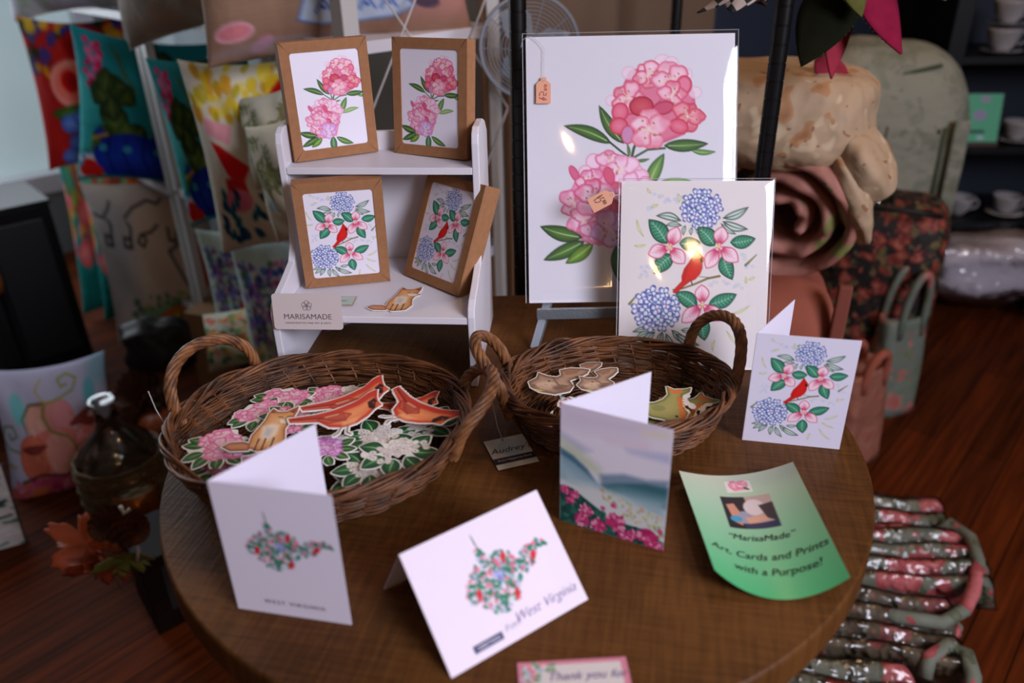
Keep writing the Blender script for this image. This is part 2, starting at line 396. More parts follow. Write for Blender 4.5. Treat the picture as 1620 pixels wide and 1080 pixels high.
def rhodo(cv, seed=3, fine=True):
    rnd = random.Random(seed)
    def lf(b, t, w, pal, bend=.06): leaf(cv, b, t, w, pal[0], pal[1], vein=GRV if fine else None, bend=bend, edge=mixc(pal[0], (0, 0, 0), .35))
    st = (.16, .28, .18)
    cv.line([(1004, 242), (985, 228), (968, 214)], 3, st); cv.line([(1004, 242), (1008, 225), (1018, 205)], 4, st); cv.line([(1004, 242), (1030, 228), (1058, 226)], 3, st)
    lf((972, 217), (895, 188), 20, GR1, .05); lf((992, 218), (952, 157), 20, GR1, -.05); lf((1056, 222), (1128, 220), 20, GR1, .02)
    lf((1100, 230), (1140, 233), 9, GR2); lf((1000, 240), (997, 217), 5, GR1); lf((1010, 245), (1034, 242), 5, GR1)
    lf((1030, 290), (1057, 234), 22, GR2, -.03); lf((1034, 292), (1101, 278), 16, ((.42, .60, .30), (.66, .80, .50)), -.05)
    lf((925, 366), (855, 347), 25, GR1, -.04); lf((928, 372), (860, 402), 23, GR1, -.02); lf((942, 376), (896, 408), 22, ((.25, .42, .12), (.50, .66, .22)), -.03)
    lf((985, 375), (985, 439), 27, ((.15, .36, .22), (.42, .58, .38)), .02)
    lf((998, 380), (1064, 412), 22, ((.18, .38, .16), (.45, .60, .26)), .05)
    # upper cluster
    cv.fill([(985, 140), (1000, 105), (1035, 95), (1080, 105), (1105, 140), (1108, 180), (1090, 205), (1045, 222), (990, 208), (972, 180)], (.86, .48, .60), edge=(.80, .35, .5), ew=8)
    for (x, y, r) in ((1000, 108, 12), (1053, 92, 14), (1067, 95, 13), (1090, 112, 12), (1106, 140, 11), (972, 150, 10)):
        cv.ell(x, y, r, r * .9, (.93, .84, .90), edge=(.88, .68, .78), ew=3, al=.8)
    D, M, Lt = PINK['deep'], PINK['mid'], PINK['light']
    floret(cv, 1030, 112, 20, rnd, (.78, .15, .28), M, Lt); floret(cv, 1066, 122, 26, rnd, (.80, .33, .45), (.92, .58, .70), Lt)
    cv.ell(1088, 128, 13, 15, M, edge=D, ew=5); floret(cv, 1000, 146, 25, rnd, D, M, Lt); floret(cv, 1068, 146, 22, rnd, D, M, Lt)
    cv.ell(1020, 160, 20, 16, (.76, .18, .28), ctr=(.82, .35, .42), edge=(.62, .08, .2), ew=4); cv.ell(986, 168, 14, 15, (.86, .35, .48), ctr=(.90, .5, .6), edge=D, ew=4)
    cv.ell(1055, 163, 18, 11, (.80, .32, .46), edge=(.66, .12, .26), ew=4, rot=-.2); floret(cv, 1094, 178, 23, rnd, (.74, .12, .24), (.86, .36, .46), (.93, .66, .72))
    cv.ell(1080, 192, 16, 12, (.84, .28, .38), ctr=M, edge=D, ew=3, rot=.3); cv.ell(984, 190, 15, 14, (.84, .32, .42), ctr=M, edge=D, ew=4); cv.ell(998, 204, 11, 15, (.80, .55, .72), edge=D, ew=3)
    floret(cv, 1032, 196, 30, rnd, (.84, .30, .42), (.92, .60, .70), (.96, .84, .90), tilt=-1.5)
    # lower cluster
    cv.fill([(900, 300), (920, 262), (960, 240), (1010, 255), (1030, 290), (1015, 330), (1000, 375), (950, 380), (910, 355)], (.92, .66, .78), edge=(.88, .5, .66), ew=8)
    d2, m2, l2 = (.78, .25, .42), (.92, .62, .76), (.96, .84, .92)
    for (x, y, r) in ((943, 245, 13), (930, 262, 12), (1010, 262, 13)): cv.ell(x, y, r, r, (.94, .82, .90), edge=(.85, .55, .68), ew=3)
    cv.ell(912, 264, 7, 15, (.84, .40, .56), rot=-.5, edge=d2, ew=3)
    floret(cv, 968, 246, 19, rnd, d2, m2, l2); floret(cv, 990, 258, 24, rnd, (.84, .45, .6), (.94, .74, .84), l2); floret(cv, 1014, 282, 22, rnd, (.84, .45, .6), (.94, .72, .84), l2)
    cv.ell(984, 290, 18, 11, (.82, .25, .40), rot=.5, ctr=(.9, .5, .6)); cv.ell(968, 268, 9, 15, (.84, .35, .5), rot=-.3, edge=d2, ew=3)
    floret(cv, 938, 276, 20, rnd, (.74, .12, .3), (.90, .55, .72), l2); floret(cv, 912, 312, 24, rnd, d2, m2, l2); floret(cv, 990, 312, 26, rnd, d2, m2, l2)
    cv.ell(975, 322, 12, 17, (.80, .22, .38), ctr=(.88, .45, .58)); floret(cv, 926, 338, 22, rnd, d2, m2, l2); floret(cv, 944, 300, 29, rnd, (.80, .22, .40), (.93, .66, .80), l2, tilt=-.4)
    floret(cv, 940, 360, 19, rnd, d2, m2, l2); floret(cv, 972, 354, 28, rnd, (.72, .35, .62), (.88, .66, .86), (.90, .82, .96), tilt=.4)
GRN = (.10, .42, .30)
def hydra(cv, cx, cy, R0, seed, fine=True):
    rnd = random.Random(seed); n = 13
    cv.ell(cx, cy, R0 * .8, R0 * .75, (.62, .66, .84))
    for ring, (m, k) in enumerate(((.80, 10), (.46, 7), (.0, 2))):
        for i in range(k):
            a = i * 2 * math.pi / k + ring * .4 + rnd.uniform(-.1, .1); x, y = cx + R0 * m * math.cos(a), cy + R0 * m * .92 * math.sin(a)
            a1 = rnd.uniform(0, 6)
            for j in range(4):
                b = a1 + j * 1.57 + rnd.uniform(-.2, .2); rr = R0 * rnd.uniform(.13, .17)
                cv.ell(x + math.cos(b) * rr * .95, y + math.sin(b) * rr * .95, rr, rr * .74, (.80, .83, .94), rot=b, edge=(.20, .26, .56), ew=rr * .34, ctr=(.93, .93, .98))
                cv.ell(x + math.cos(b) * rr * 1.6, y + math.sin(b) * rr * 1.6, rr * .26, rr * .5, (.24, .30, .60), rot=b, al=.75)
            if fine: cv.ell(x, y, R0 * .04, R0 * .04, rnd.choice([(.2, .5, .45), (.75, .4, .6), (.3, .35, .6)]))
def striped(cv, c, tip, w, fine=True):
    P, mid = leafpts(c, tip, w, .0, fat=.55); cv.fill(P, (.95, .80, .86), edge=(.76, .12, .30), ew=w * .085, ctr=(.98, .90, .93))
    cx, cy = c; dx, dy = tip[0] - cx, tip[1] - cy; L = math.hypot(dx, dy); px, py = -dy / L, dx / L
    for o in (-.36, -.24, -.12, .0, .12, .24, .36):
        a = (cx + dx * .18 + px * w * o * .5, cy + dy * .18 + py * w * o * .5); b = (cx + dx * (.78 - abs(o)) + px * w * o, cy + dy * (.78 - abs(o)) + py * w * o)
        cv.line([a, b], w * .075, (.82, .22, .40), w2=w * .012)
def gleaf(cv, b, t, w):
    leaf(cv, b, t, w, GRN, (.20, .56, .42), vein=(.72, .86, .78), bend=.05, edge=(.05, .20, .16), vw=.035, veins=1)
def oleaf(cv, b, t, w, col=(.12, .22, .20), fillc=(.80, .86, .82)):
    P, mid = leafpts(b, t, w, .08); cv.fill(P, fillc, edge=col, ew=w * .22); cv.line(mid, w * .12, col, w2=w * .04)
def cardinal(cv, k=1.0):
    red = (.80, .09, .09)
    cv.fill([(967, 412), (985, 440), (1003, 462), (1010, 478), (1000, 486), (1001, 520), (990, 552), (965, 580), (938, 592), (905, 618), (868, 655), (848, 650), (858, 630), (895, 590), (893, 565), (905, 525), (930, 490), (950, 455)], red, ctr=(.86, .12, .10), edge=(.62, .04, .05), ew=6)
    if not cv.border:
        cv.fill([(980, 466), (1000, 470), (1004, 488), (990, 490)], (.08, .05, .05)); cv.fill([(998, 468), (1013, 477), (1000, 484)], (.90, .35, .12))
        cv.line([(945, 590), (950, 605)], 5, (.1, .1, .1)); cv.line([(925, 500), (915, 545), (905, 585)], 5, (.62, .05, .06), al=.6)
def botanic(cv):
    """cardinal among hydrangeas and trilliums; coordinates follow the print"""
    rnd = random.Random(5); pale = (.80, .80, .60)
    for (x, y) in ((760, 140), (800, 165), (840, 180), (870, 150), (720, 205), (880, 170), (1225, 460), (1250, 500), (1060, 600), (1130, 605), (1190, 620), (700, 520), (690, 560)):
        for j in range(4): cv.ell(x + rnd.uniform(-22, 22), y + rnd.uniform(-18, 18), 9, 7, rnd.choice([(.82, .84, .93), (.86, .86, .88), (.88, .88, .76)]), edge=(.68, .70, .84), ew=3)
    for b, t in (((700, 110), (722, 135)), ((722, 205), (760, 190)), ((870, 180), (862, 135)), ((885, 190), (900, 140)), ((650, 270), (690, 360)), ((640, 405), (700, 400)), ((1165, 760), (1255, 715)), ((1230, 600), (1228, 565)), ((1245, 580), (1275, 565)), ((1150, 790), (1240, 830)), ((1140, 850), (1230, 940)), ((1080, 900), (1070, 960)), ((1160, 540), (1110, 530))):
        oleaf(cv, b, t, 15, (.66, .64, .32), (.90, .90, .80))
    cv.line([(850, 636), (900, 628), (960, 606), (1030, 575), (1092, 562)], 7, (.45, .40, .22), w2=11); cv.line([(1225, 505), (1280, 450)], 12, (.45, .44, .22), w2=4)
    cv.line([(620, 712), (668, 655)], 12, (.40, .44, .24), w2=4); cv.line([(985, 565), (1040, 570)], 3, (.4, .4, .25))
    for b, t, w_ in (((880, 275), (750, 250), 42), ((885, 300), (800, 300), 26), ((1100, 262), (1228, 205), 44), ((1100, 280), (1230, 318), 44), ((1090, 290), (1170, 345), 26), ((905, 300), (895, 350), 22), ((940, 310), (935, 350), 20), ((975, 310), (970, 345), 20),
                    ((760, 850), (640, 862), 34), ((740, 860), (655, 905), 34), ((760, 860), (700, 930), 36), ((800, 860), (790, 950), 36), ((850, 850), (940, 910), 38), ((870, 870), (1000, 930), 44), ((820, 870), (880, 960), 36), ((900, 850), (975, 840), 30)):
        oleaf(cv, b, t, w_)
    hydra(cv, 985, 215, 108, 1); hydra(cv, 765, 740, 128, 2)
    for b, t, w_ in (((812, 395), (712, 268), 92), ((845, 450), (745, 552), 88), ((875, 392), (988, 388), 74), ((1062, 405), (968, 308), 88), ((1140, 388), (1272, 366), 72), ((1105, 450), (1160, 582), 80), ((980, 728), (863, 648), 82), ((1040, 712), (1186, 656), 78), ((1012, 780), (1026, 905), 82)):
        gleaf(cv, b, t, w_)
    for c, ts in (((826, 412), ((865, 305), (713, 452), (908, 498))), ((1082, 408), ((1098, 303), (1020, 524), (1188, 488))), ((1008, 712), ((1000, 606), (900, 810), (1117, 797)))):
        for t in ts: striped(cv, c, t, 78)
        cv.ell(c[0], c[1], 9, 9, (.90, .85, .45))
    cardinal(cv)
WV = [(362, 450), (368, 452), (380, 545), (400, 572), (480, 572), (508, 600), (540, 650), (575, 612), (610, 600), (660, 602), (712, 632), (700, 648), (660, 632), (625, 660), (600, 692), (560, 716), (522, 702), (492, 760), (462, 806), (400, 826), (342, 826), (310, 782), (250, 742), (220, 702), (250, 650), (300, 602), (350, 572)]
def wv(cv, dark=1.0, n=1300):
    rnd = random.Random(12); cols = [(.18, .50, .38), (.22, .46, .36), (.12, .42, .32), (.85, .40, .52), (.90, .58, .68), (.70, .72, .84), (.80, .84, .84)]
    cv.spray(n, (215, 520, 715, 830), cols, 7, 13, rnd, al=.8, poly=WV)
    for i in range(9): y = 455 + i * 13; cv.ell(363 + i * 1.3, y, 3 + i * .5, 7, rnd.choice([(.25, .45, .38), (.7, .5, .6)]))
    cv.ell(375, 540, 12, 16, (.18, .48, .36))
    for i in range(14): a = rnd.uniform(0, 6.3); cv.ell(418 + 30 * math.cos(a) * rnd.random(), 668 + 30 * math.sin(a) * rnd.random(), 12, 10, rnd.choice([(.58, .60, .80), (.66, .68, .86), (.50, .52, .74)]))
    for (x, y) in ((285, 712), (468, 607), (458, 785), (612, 665)): cv.line([(x + 10, y - 22), (x, y), (x - 10, y + 22)], 13, (.80, .08, .10), w2=8); cv.ell(x + 3, y - 4, 14, 18, (.80, .10, .12), rot=.4)
    for (x, y) in ((340, 690), (320, 768), (408, 745), (500, 662), (330, 605), (640, 612), (690, 618)): cv.ell(x, y, 11, 8, (.88, .42, .55), rot=rnd.uniform(0, 3))
    for (x, y) in ((345, 630), (270, 660), (400, 770), (455, 738), (545, 662), (615, 622), (695, 634), (340, 720), (250, 690)): cv.ell(x, y, 17, 10, (.12, .46, .32), rot=rnd.uniform(-1, 1))
def scenery(cv):
    """watercolour valley with rhododendrons, unit square coordinates"""
    rnd = random.Random(4)
    cv.grad((.93, .89, .95), (.92, .93, .96))
    def band(P, col, al, soft=.02): cv.fill(P, col, al=al * .92, soft=soft * 1.7)
    band([(0, .0), (.9, .0), (.7, .12), (.2, .18), (0, .16)], (.84, .78, .88), .6, .05); band([(.4, .18), (.8, .15), (.8, .2), (.45, .22)], (.90, .78, .84), .5, .03)
    band([(.72, .06), (.98, .03), (.95, .08), (.75, .1)], (.92, .88, .78), .8, .02); band([(.6, .23), (1, .19), (1, .26), (.65, .26)], (.72, .74, .88), .8, .02); band([(0, .22), (.3, .32), (.2, .36), (0, .28)], (.72, .72, .86), .7, .02)
    band([(0, .28), (.18, .34), (.36, .44), (.40, .50), (.2, .46), (0, .37)], (.74, .80, .62), .75, .035); band([(0, .36), (.12, .40), (.3, .52), (.42, .62), (.2, .66), (0, .62)], (.45, .62, .70), .95, .012)
    band([(0, .36), (.12, .40), (.26, .48), (.32, .56), (.14, .46), (0, .41)], (.22, .38, .48), .8, .012); band([(0, .48), (.3, .58), (.4, .66), (0, .68)], (.72, .82, .84), .9, .05)
    band([(.38, .50), (.6, .44), (.8, .44), (1, .40), (1, .60), (.4, .62)], (.40, .52, .62), .85, .015); band([(.40, .58), (.55, .53), (.8, .47), (1, .46), (1, .64), (.45, .62)], (.18, .40, .44), .9, .012)
    band([(.40, .62), (.6, .57), (1, .56), (1, .74), (.5, .68)], (.62, .76, .80), .95, .04); band([(0, .66), (.3, .60), (.6, .64), (1, .74), (1, .9), (0, .8)], (.88, .90, .90), .9, .03)
    cv.spray(240, (.3, .60, 1.0, .92), [(.86, .78, .52), (.80, .82, .56), (.90, .60, .62), (.66, .76, .48), (.92, .86, .70), (.55, .66, .45)], .008, .02, rnd, al=.6, poly=[(.30, .62), (.5, .62), (1, .72), (1, .9), (.55, .76)])
    G = [(0, .68), (.12, .68), (.25, .74), (.45, .83), (.6, .86), (.8, .86), (1, .93), (1, 1), (0, 1)]
    cv.fill(G, (.12, .32, .30), soft=.01); cv.spray(260, (0, .66, 1, 1), [(.10, .26, .26), (.18, .42, .36), (.26, .50, .42), (.08, .22, .24)], .01, .03, rnd, poly=G)
    for (x, y, r) in ((.05, .71, .06), (.14, .73, .055), (.1, .79, .05), (.26, .84, .075), (.22, .93, .09), (.38, .94, .09), (.55, .87, .105), (.64, .97, .09), (.72, .93, .06), (.85, .91, .105), (.94, .99, .08), (.42, .78, .025), (.52, .73, .03), (.96, .84, .03)):
        cv.ell(x, y, r * .8, r * .62, (.74, .16, .42), soft=.01)
        for _ in range(26):
            a = rnd.uniform(0, 6.3); q = rnd.random() ** .6; cv.ell(x + r * .85 * q * math.cos(a), y + r * .68 * q * math.sin(a), r * .22, r * .15, rnd.choice([(.84, .20, .46), (.90, .42, .62), (.80, .24, .48), (.95, .66, .78)]), rot=a)
def whitecard_cv(): return None

# stickers: each drawn twice, first its white die-cut border, then the colours
def sticker_cv(W, hgt, draw, px=150, bd=.018):
    cv = Cv(0, 0, 1, hgt / W, px, (.93, .91, .88)); cv.border = bd; draw(cv); cv.border = None; draw(cv); return cv
def st_rhodo(seed, purple=False):
    def d(cv):
        rnd = random.Random(seed)
        D, M, Lt = ((.66, .22, .60), (.84, .55, .82), (.94, .82, .94)) if purple else ((.82, .25, .45), (.93, .58, .72), (.97, .84, .90))
        for a in (2.6, 2.1, 1.5, .9, .35, -.2, 3.3, -2.7):
            b = (.5 + .2 * math.cos(a), .45 + .16 * math.sin(a)); t = (.5 + .44 * math.cos(a), .45 + .38 * math.sin(a)); leaf(cv, b, t, .13, GR1[0], (.30, .50, .22), vein=GRV, bend=.05)
        for _ in range(9):
            a = rnd.uniform(0, 6.3); q = rnd.uniform(.1, .23); floret(cv, .5 + q * math.cos(a) * 1.05, .42 + q * .8 * math.sin(a), .115, rnd, D, M, Lt)
        floret(cv, .5, .42, .13, rnd, D, M, Lt)
    return d
def st_laurel(seed):
    def d(cv):
        rnd = random.Random(seed)
        for a in (2.7, 1.9, 1.1, .3, -.5, 3.7): 
            b = (.5 + .16 * math.cos(a), .42 + .12 * math.sin(a)); t = (.5 + .47 * math.cos(a), .42 + .38 * math.sin(a)); leaf(cv, b, t, .20, (.06, .24, .14), (.20, .46, .24), vein=GRV, bend=.06)
        for _ in range(46):
            a = rnd.uniform(0, 6.3); q = rnd.uniform(0, .30); x, y = .5 + q * math.cos(a) * 1.15, .38 + q * .62 * math.sin(a)
            cv.ell(x, y, .046, .038, rnd.choice([(.95, .93, .91), (.90, .88, .86), (.86, .82, .80)]), rot=a, edge=(.74, .70, .68), ew=.012)
            if not cv.border and rnd.random() < .6: cv.ell(x, y, .010, .010, rnd.choice([(.72, .40, .40), (.50, .42, .40), (.60, .55, .35)]))
    return d
def st_bird(seed):
    def d(cv):
        org, red, dk = (.90, .44, .28), (.76, .16, .12), (.45, .10, .10)
        cv.fill([(.03, .32), (.30, .29), (.46, .25), (.58, .20), (.70, .14), (.79, .05), (.88, .0), (.885, .10), (.90, .16), (.945, .21), (.885, .25), (.82, .34), (.72, .42), (.60, .46), (.46, .45), (.34, .38), (.06, .37)], org, ctr=(.96, .62, .40), edge=red, ew=.045)
        if cv.border: cv.line([(.58, .45), (.56, .52), (.52, .55)], .012, dk); cv.line([(.64, .44), (.64, .52), (.68, .54)], .012, dk); return
        cv.fill([(.30, .30), (.50, .245), (.66, .16), (.80, .04), (.875, .01), (.86, .09), (.72, .20), (.55, .28), (.36, .33)], (.80, .22, .16), al=.85, soft=.012)
        cv.fill([(.38, .31), (.54, .27), (.66, .30), (.60, .38), (.46, .41), (.32, .37)], (.74, .28, .20), ctr=(.86, .44, .32), al=.9, edge=(.55, .14, .12), ew=.012)
        for i in range(5): cv.line([(.34 + .03 * i, .345 + .008 * i), (.58 + .01 * i, .30 + .02 * i)], .008, (.55, .16, .14), al=.8)
        cv.line([(.40, .33), (.52, .30)], .014, (.97, .80, .62), al=.8); cv.fill([(.05, .325), (.34, .30), (.40, .34), (.34, .36), (.06, .36)], (.70, .22, .16), al=.7); cv.line([(.08, .34), (.36, .335)], .010, dk); cv.line([(.08, .355), (.32, .355)], .006, (.93, .6, .45))
        cv.fill([(.80, .17), (.86, .12), (.92, .19), (.87, .26), (.82, .24)], (.20, .09, .07), soft=.006); cv.fill([(.83, .175), (.86, .155), (.885, .19), (.86, .215)], (.48, .18, .12)); cv.ell(.858, .185, .012, .012, (.05, .03, .03)); cv.ell(.862, .18, .005, .005, (1, 1, 1))
        cv.fill([(.885, .16), (.945, .21), (.88, .235)], (.90, .38, .18)); cv.fill([(.58, .40), (.76, .33), (.70, .42), (.58, .45)], (.98, .74, .52), al=.7, soft=.015)
        cv.line([(.58, .45), (.56, .52), (.52, .55)], .012, (.45, .40, .40)); cv.line([(.64, .44), (.64, .52), (.68, .54)], .012, (.45, .40, .40))
    return d
def st_fox(seed):
    def d(cv):
        o, w_, b = (.82, .54, .30), (.94, .90, .84), (.32, .18, .14)
        cv.fill([(.02, .63), (.12, .57), (.30, .58), (.42, .64), (.38, .73), (.14, .71)], (.74, .42, .26), edge=b, ew=.025, ctr=(.84, .58, .40))
        cv.fill([(.55, .10), (.60, .02), (.68, .09), (.80, .10), (.96, .02), (.95, .12), (.90, .24), (.95, .28), (.86, .33), (.82, .42), (.84, .60), (.74, .74), (.50, .76), (.36, .68), (.38, .48), (.46, .34), (.52, .22)], o, ctr=(.93, .74, .54), edge=(.60, .34, .20), ew=.04)
        if cv.border: return
        cv.fill([(.50, .34), (.62, .30), (.74, .34), (.72, .50), (.60, .60), (.50, .52)], w_, al=.75, soft=.03); cv.fill([(.56, .36), (.66, .40), (.62, .54), (.54, .50)], (.66, .68, .72), al=.55, soft=.03)
        cv.fill([(.72, .24), (.88, .25), (.94, .28), (.84, .32), (.74, .31)], w_, al=.9, soft=.008); cv.ell(.945, .275, .016, .013, (.1, .05, .05)); cv.line([(.70, .19), (.76, .20)], .012, b); cv.line([(.82, .20), (.87, .19)], .012, b)
        cv.fill([(.84, .11), (.95, .04), (.91, .15)], (.55, .28, .20)); cv.fill([(.575, .10), (.605, .04), (.65, .11)], (.55, .28, .20))
        for x in (.48, .57, .68): cv.line([(x + .01, .56), (x - .02, .74)], .024, b, al=.85)
        for i in range(10): x = .42 + .035 * i; cv.line([(x, .62), (x - .015, .68)], .008, (.96, .82, .66), al=.6)
    return d
def st_rabbit(seed):
    def d(cv):
        g = (.62, .50, .42)
        cv.fill([(.02, .30), (.14, .22), (.16, .12), (.30, .18), (.46, .20), (.52, .16), (.50, .06), (.66, .02), (.86, .02), (.97, .04), (.93, .12), (.80, .20), (.66, .26), (.72, .36), (.66, .46), (.44, .52), (.20, .48), (.06, .40)], g, ctr=(.78, .64, .54), edge=(.45, .34, .27), ew=.05)
        if not cv.border:
            cv.ell(.34, .28, .018, .014, (.1, .08, .06)); cv.fill([(.56, .08), (.84, .05), (.76, .13), (.60, .16)], (.62, .42, .32), al=.8); cv.line([(.10, .36), (.30, .40), (.55, .40)], .03, (.42, .32, .28), al=.7); cv.fill([(.10, .42), (.3, .46), (.2, .48)], (.85, .76, .45))
            cv.line([(.4, .22), (.5, .36), (.64, .36)], .02, (.36, .26, .22), al=.7); cv.ell(.30, .36, .16, .07, (.88, .78, .66), al=.7, soft=.02); cv.ell(.52, .40, .12, .06, (.46, .34, .28), al=.55, soft=.02)
            for i in range(26): r_ = random.Random(i + 50); x, y = r_.uniform(.1, .66), r_.uniform(.2, .46); cv.line([(x, y), (x + .05, y + .012)], .006, r_.choice([(.90, .80, .70), (.38, .28, .22), (.66, .50, .38)]), al=.6)
    return d
def st_fish(seed):
    def d(cv):
        g = (.60, .60, .34)
        cv.fill([(.52, .0), (.62, .08), (.78, .08), (.88, .05), (.84, .14), (.72, .20), (.68, .30), (.66, .42), (.70, .56), (.60, .70), (.44, .74), (.30, .66), (.16, .62), (.05, .52), (.02, .40), (.12, .34), (.26, .34), (.40, .28), (.50, .18)], g, ctr=(.70, .66, .40), edge=(.40, .42, .20), ew=.05)
        if not cv.border:
            for i in range(8): t = i / 7; cv.fill([(.66 - .06 * t, .22 + t * .4), (.60 - .06 * t, .26 + t * .4), (.72 - .04 * t, .30 + t * .4)], (.90, .45, .18))
            cv.fill([(.54, .02), (.62, .09), (.76, .09), (.68, .18), (.56, .16)], (.86, .48, .24)); cv.ell(.52, .62, .02, .02, (.1, .1, .05)); cv.ell(.3, .45, .1, .06, (.52, .54, .32), al=.7)
        else: cv.spray(6, (.66, .2, .8, .6), [g], .03, .05, random.Random(seed))
    return d
def st_state(seed):
    def d(cv):
        P = [((x - 215) / 510 * .96 + .02, (y - 440) / 510 * .96 + .02) for x, y in WV]; cv.fill(P, (.90, .88, .86)); rnd = random.Random(seed)
        if not cv.border: cv.spray(150, (0, .1, 1, .8), [(.18, .50, .38), (.12, .42, .32), (.85, .40, .52), (.70, .72, .84), (.80, .1, .12)], .02, .045, rnd, poly=P)
    return d
# ------------------------------------------------------------------ the setting
T = 0.76                                            # table height
PLANK = R(-42)                                      # floor boards run away to the right
def floor_mat():
    m = bpy.data.materials.new('worn_floor_boards'); m.use_nodes = True; nt = m.node_tree; N = nt.nodes; L = nt.links; b = N['Principled BSDF']
    tc = N.new('ShaderNodeTexCoord'); mp = N.new('ShaderNodeMapping'); L.new(tc.outputs['Object'], mp.inputs[0])
    br = N.new('ShaderNodeTexBrick'); br.inputs['Scale'].default_value = 1; br.inputs['Brick Width'].default_value = 1.3; br.inputs['Row Height'].default_value = .085
    br.inputs['Mortar Size'].default_value = .0016; br.inputs['Color1'].default_value = (*lin(h('5c2a12')), 1); br.inputs['Color2'].default_value = (*lin(h('44200d')), 1); br.inputs['Mortar'].default_value = (*lin(h('200e06')), 1); br.offset = .37
    L.new(mp.outputs[0], br.inputs[0])
    m2 = N.new('ShaderNodeMapping'); m2.inputs['Scale'].default_value = (1.2, 22, 1); L.new(mp.outputs[0], m2.inputs[0])
    n = N.new('ShaderNodeTexNoise'); n.inputs['Scale'].default_value = 2.5; n.inputs['Detail'].default_value = 8; L.new(m2.outputs[0], n.inputs[0])
    r = N.new('ShaderNodeValToRGB'); r.color_ramp.elements[0].position = .3; r.color_ramp.elements[0].color = (.45, .45, .45, 1); r.color_ramp.elements[1].position = .75; r.color_ramp.elements[1].color = (1.5, 1.35, 1.1, 1); L.new(n.outputs[0], r.inputs[0])
    mx = N.new('ShaderNodeMix'); mx.data_type = 'RGBA'; mx.blend_type = 'MULTIPLY'; mx.inputs[0].default_value = 1; L.new(br.outputs[0], mx.inputs[6]); L.new(r.outputs[0], mx.inputs[7])
    L.new(mx.outputs[2], b.inputs['Base Color']); b.inputs['Roughness'].default_value = .6; b.inputs['Specular IOR Level'].default_value = .05
    bp = N.new('ShaderNodeBump'); bp.inputs['Strength'].default_value = .25; bp.inputs['Distance'].default_value = .003; L.new(br.outputs['Fac'], bp.inputs['Height']); bp.invert = True; L.new(bp.outputs[0], b.inputs['Normal'])
    return m
fl = MB().box((-6, -8, -.05), (9, 8, 0)).build('floor', floor_mat()); fl.rotation_euler = (0, 0, R(48)); tag(fl, kind='structure')

def table_mat():
    m = bpy.data.materials.new('woven_brown_table_top'); m.use_nodes = True; nt = m.node_tree; N = nt.nodes; L = nt.links; b = N['Principled BSDF']
    tc = N.new('ShaderNodeTexCoord'); rot = N.new('ShaderNodeMapping'); rot.inputs['Rotation'].default_value = (0, 0, R(12)); L.new(tc.outputs['Object'], rot.inputs[0])
    outs = []
    for s in ((18, 240, 1), (240, 18, 1)):
        mp = N.new('ShaderNodeMapping'); mp.inputs['Scale'].default_value = s; L.new(rot.outputs[0], mp.inputs[0])
        n = N.new('ShaderNodeTexNoise'); n.inputs['Scale'].default_value = 1; n.inputs['Detail'].default_value = 3; L.new(mp.outputs[0], n.inputs[0]); outs.append(n.outputs[0])
    ad = N.new('ShaderNodeMath'); ad.operation = 'ADD'; L.new(outs[0], ad.inputs[0]); L.new(outs[1], ad.inputs[1]); sm = N.new('ShaderNodeMath'); sm.operation = 'MULTIPLY'; sm.inputs[1].default_value = .62; L.new(ad.outputs[0], sm.inputs[0])
    big = N.new('ShaderNodeTexNoise'); big.inputs['Scale'].default_value = 4.5; big.inputs['Detail'].default_value = 4; L.new(tc.outputs['Object'], big.inputs[0])
    a2 = N.new('ShaderNodeMath'); a2.operation = 'MULTIPLY_ADD'; a2.inputs[1].default_value = .9; L.new(big.outputs[0], a2.inputs[0]); L.new(sm.outputs[0], a2.inputs[2])
    r = N.new('ShaderNodeValToRGB'); E = r.color_ramp; E.elements[0].position = .98; E.elements[0].color = (*lin(h('3e2410')), 1); E.elements[1].position = 1.0; E.elements[1].color = (*lin(h('68421f')), 1)
    mr = N.new('ShaderNodeMapRange'); mr.inputs[1].default_value = .78; mr.inputs[2].default_value = 1.35; L.new(a2.outputs[0], mr.inputs[0]); L.new(mr.outputs[0], r.inputs[0])
    E.elements[0].position = 0.0
    L.new(r.outputs[0], b.inputs['Base Color']); b.inputs['Roughness'].default_value = .45; b.inputs['Specular IOR Level'].default_value = .14
    bp = N.new('ShaderNodeBump'); bp.inputs['Strength'].default_value = .35; bp.inputs['Distance'].default_value = .0012; L.new(ad.outputs[0], bp.inputs['Height']); L.new(bp.outputs[0], b.inputs['Normal'])
    return m
tm = table_mat()
tb = thing('round_table', 'round brown table with a woven-look top holding the cards, baskets and white shelf', 'table', (0.001, .767, 0))
prof = [(0, T)] + [(r, T) for r in (.1, .2, .3, .36, .3855)] + [(.3872, T - .0015), (.388, T - .005), (.388, T - .034), (.386, T - .038), (.36, T - .04), (0, T - .04)]
MB().lathe(prof, 128).build('tabletop', tm, tb, smooth=False)
MB().lathe([(.33, T - .0402), (.33, T - .09), (.30, T - .095), (0, T - .095)][::-1], 64).build('apron', mat('table_edge_wood', '5a3216', .4, noise=.4, nscale=20), tb)
MB().lathe([(.0, T - .096), (.10, T - .096), (.05, T - .16), (.04, .4), (.055, .25), (.045, .12), (.0, .10)][::-1], 32).build('pedestal', mat('table_edge_wood', ''), tb, smooth=True)
for a in (45, 135, 225, 315):
    M = Matrix.Rotation(R(a), 4, 'Z'); MB().prism([(.03, .10), (.03, .17), (.12, .14), (.26, .05), (.30, .0), (.24, .0), (.12, .07)], 'y', -.02, .02, M).build('foot', mat('table_edge_wood', ''), tb, bevel=.003)

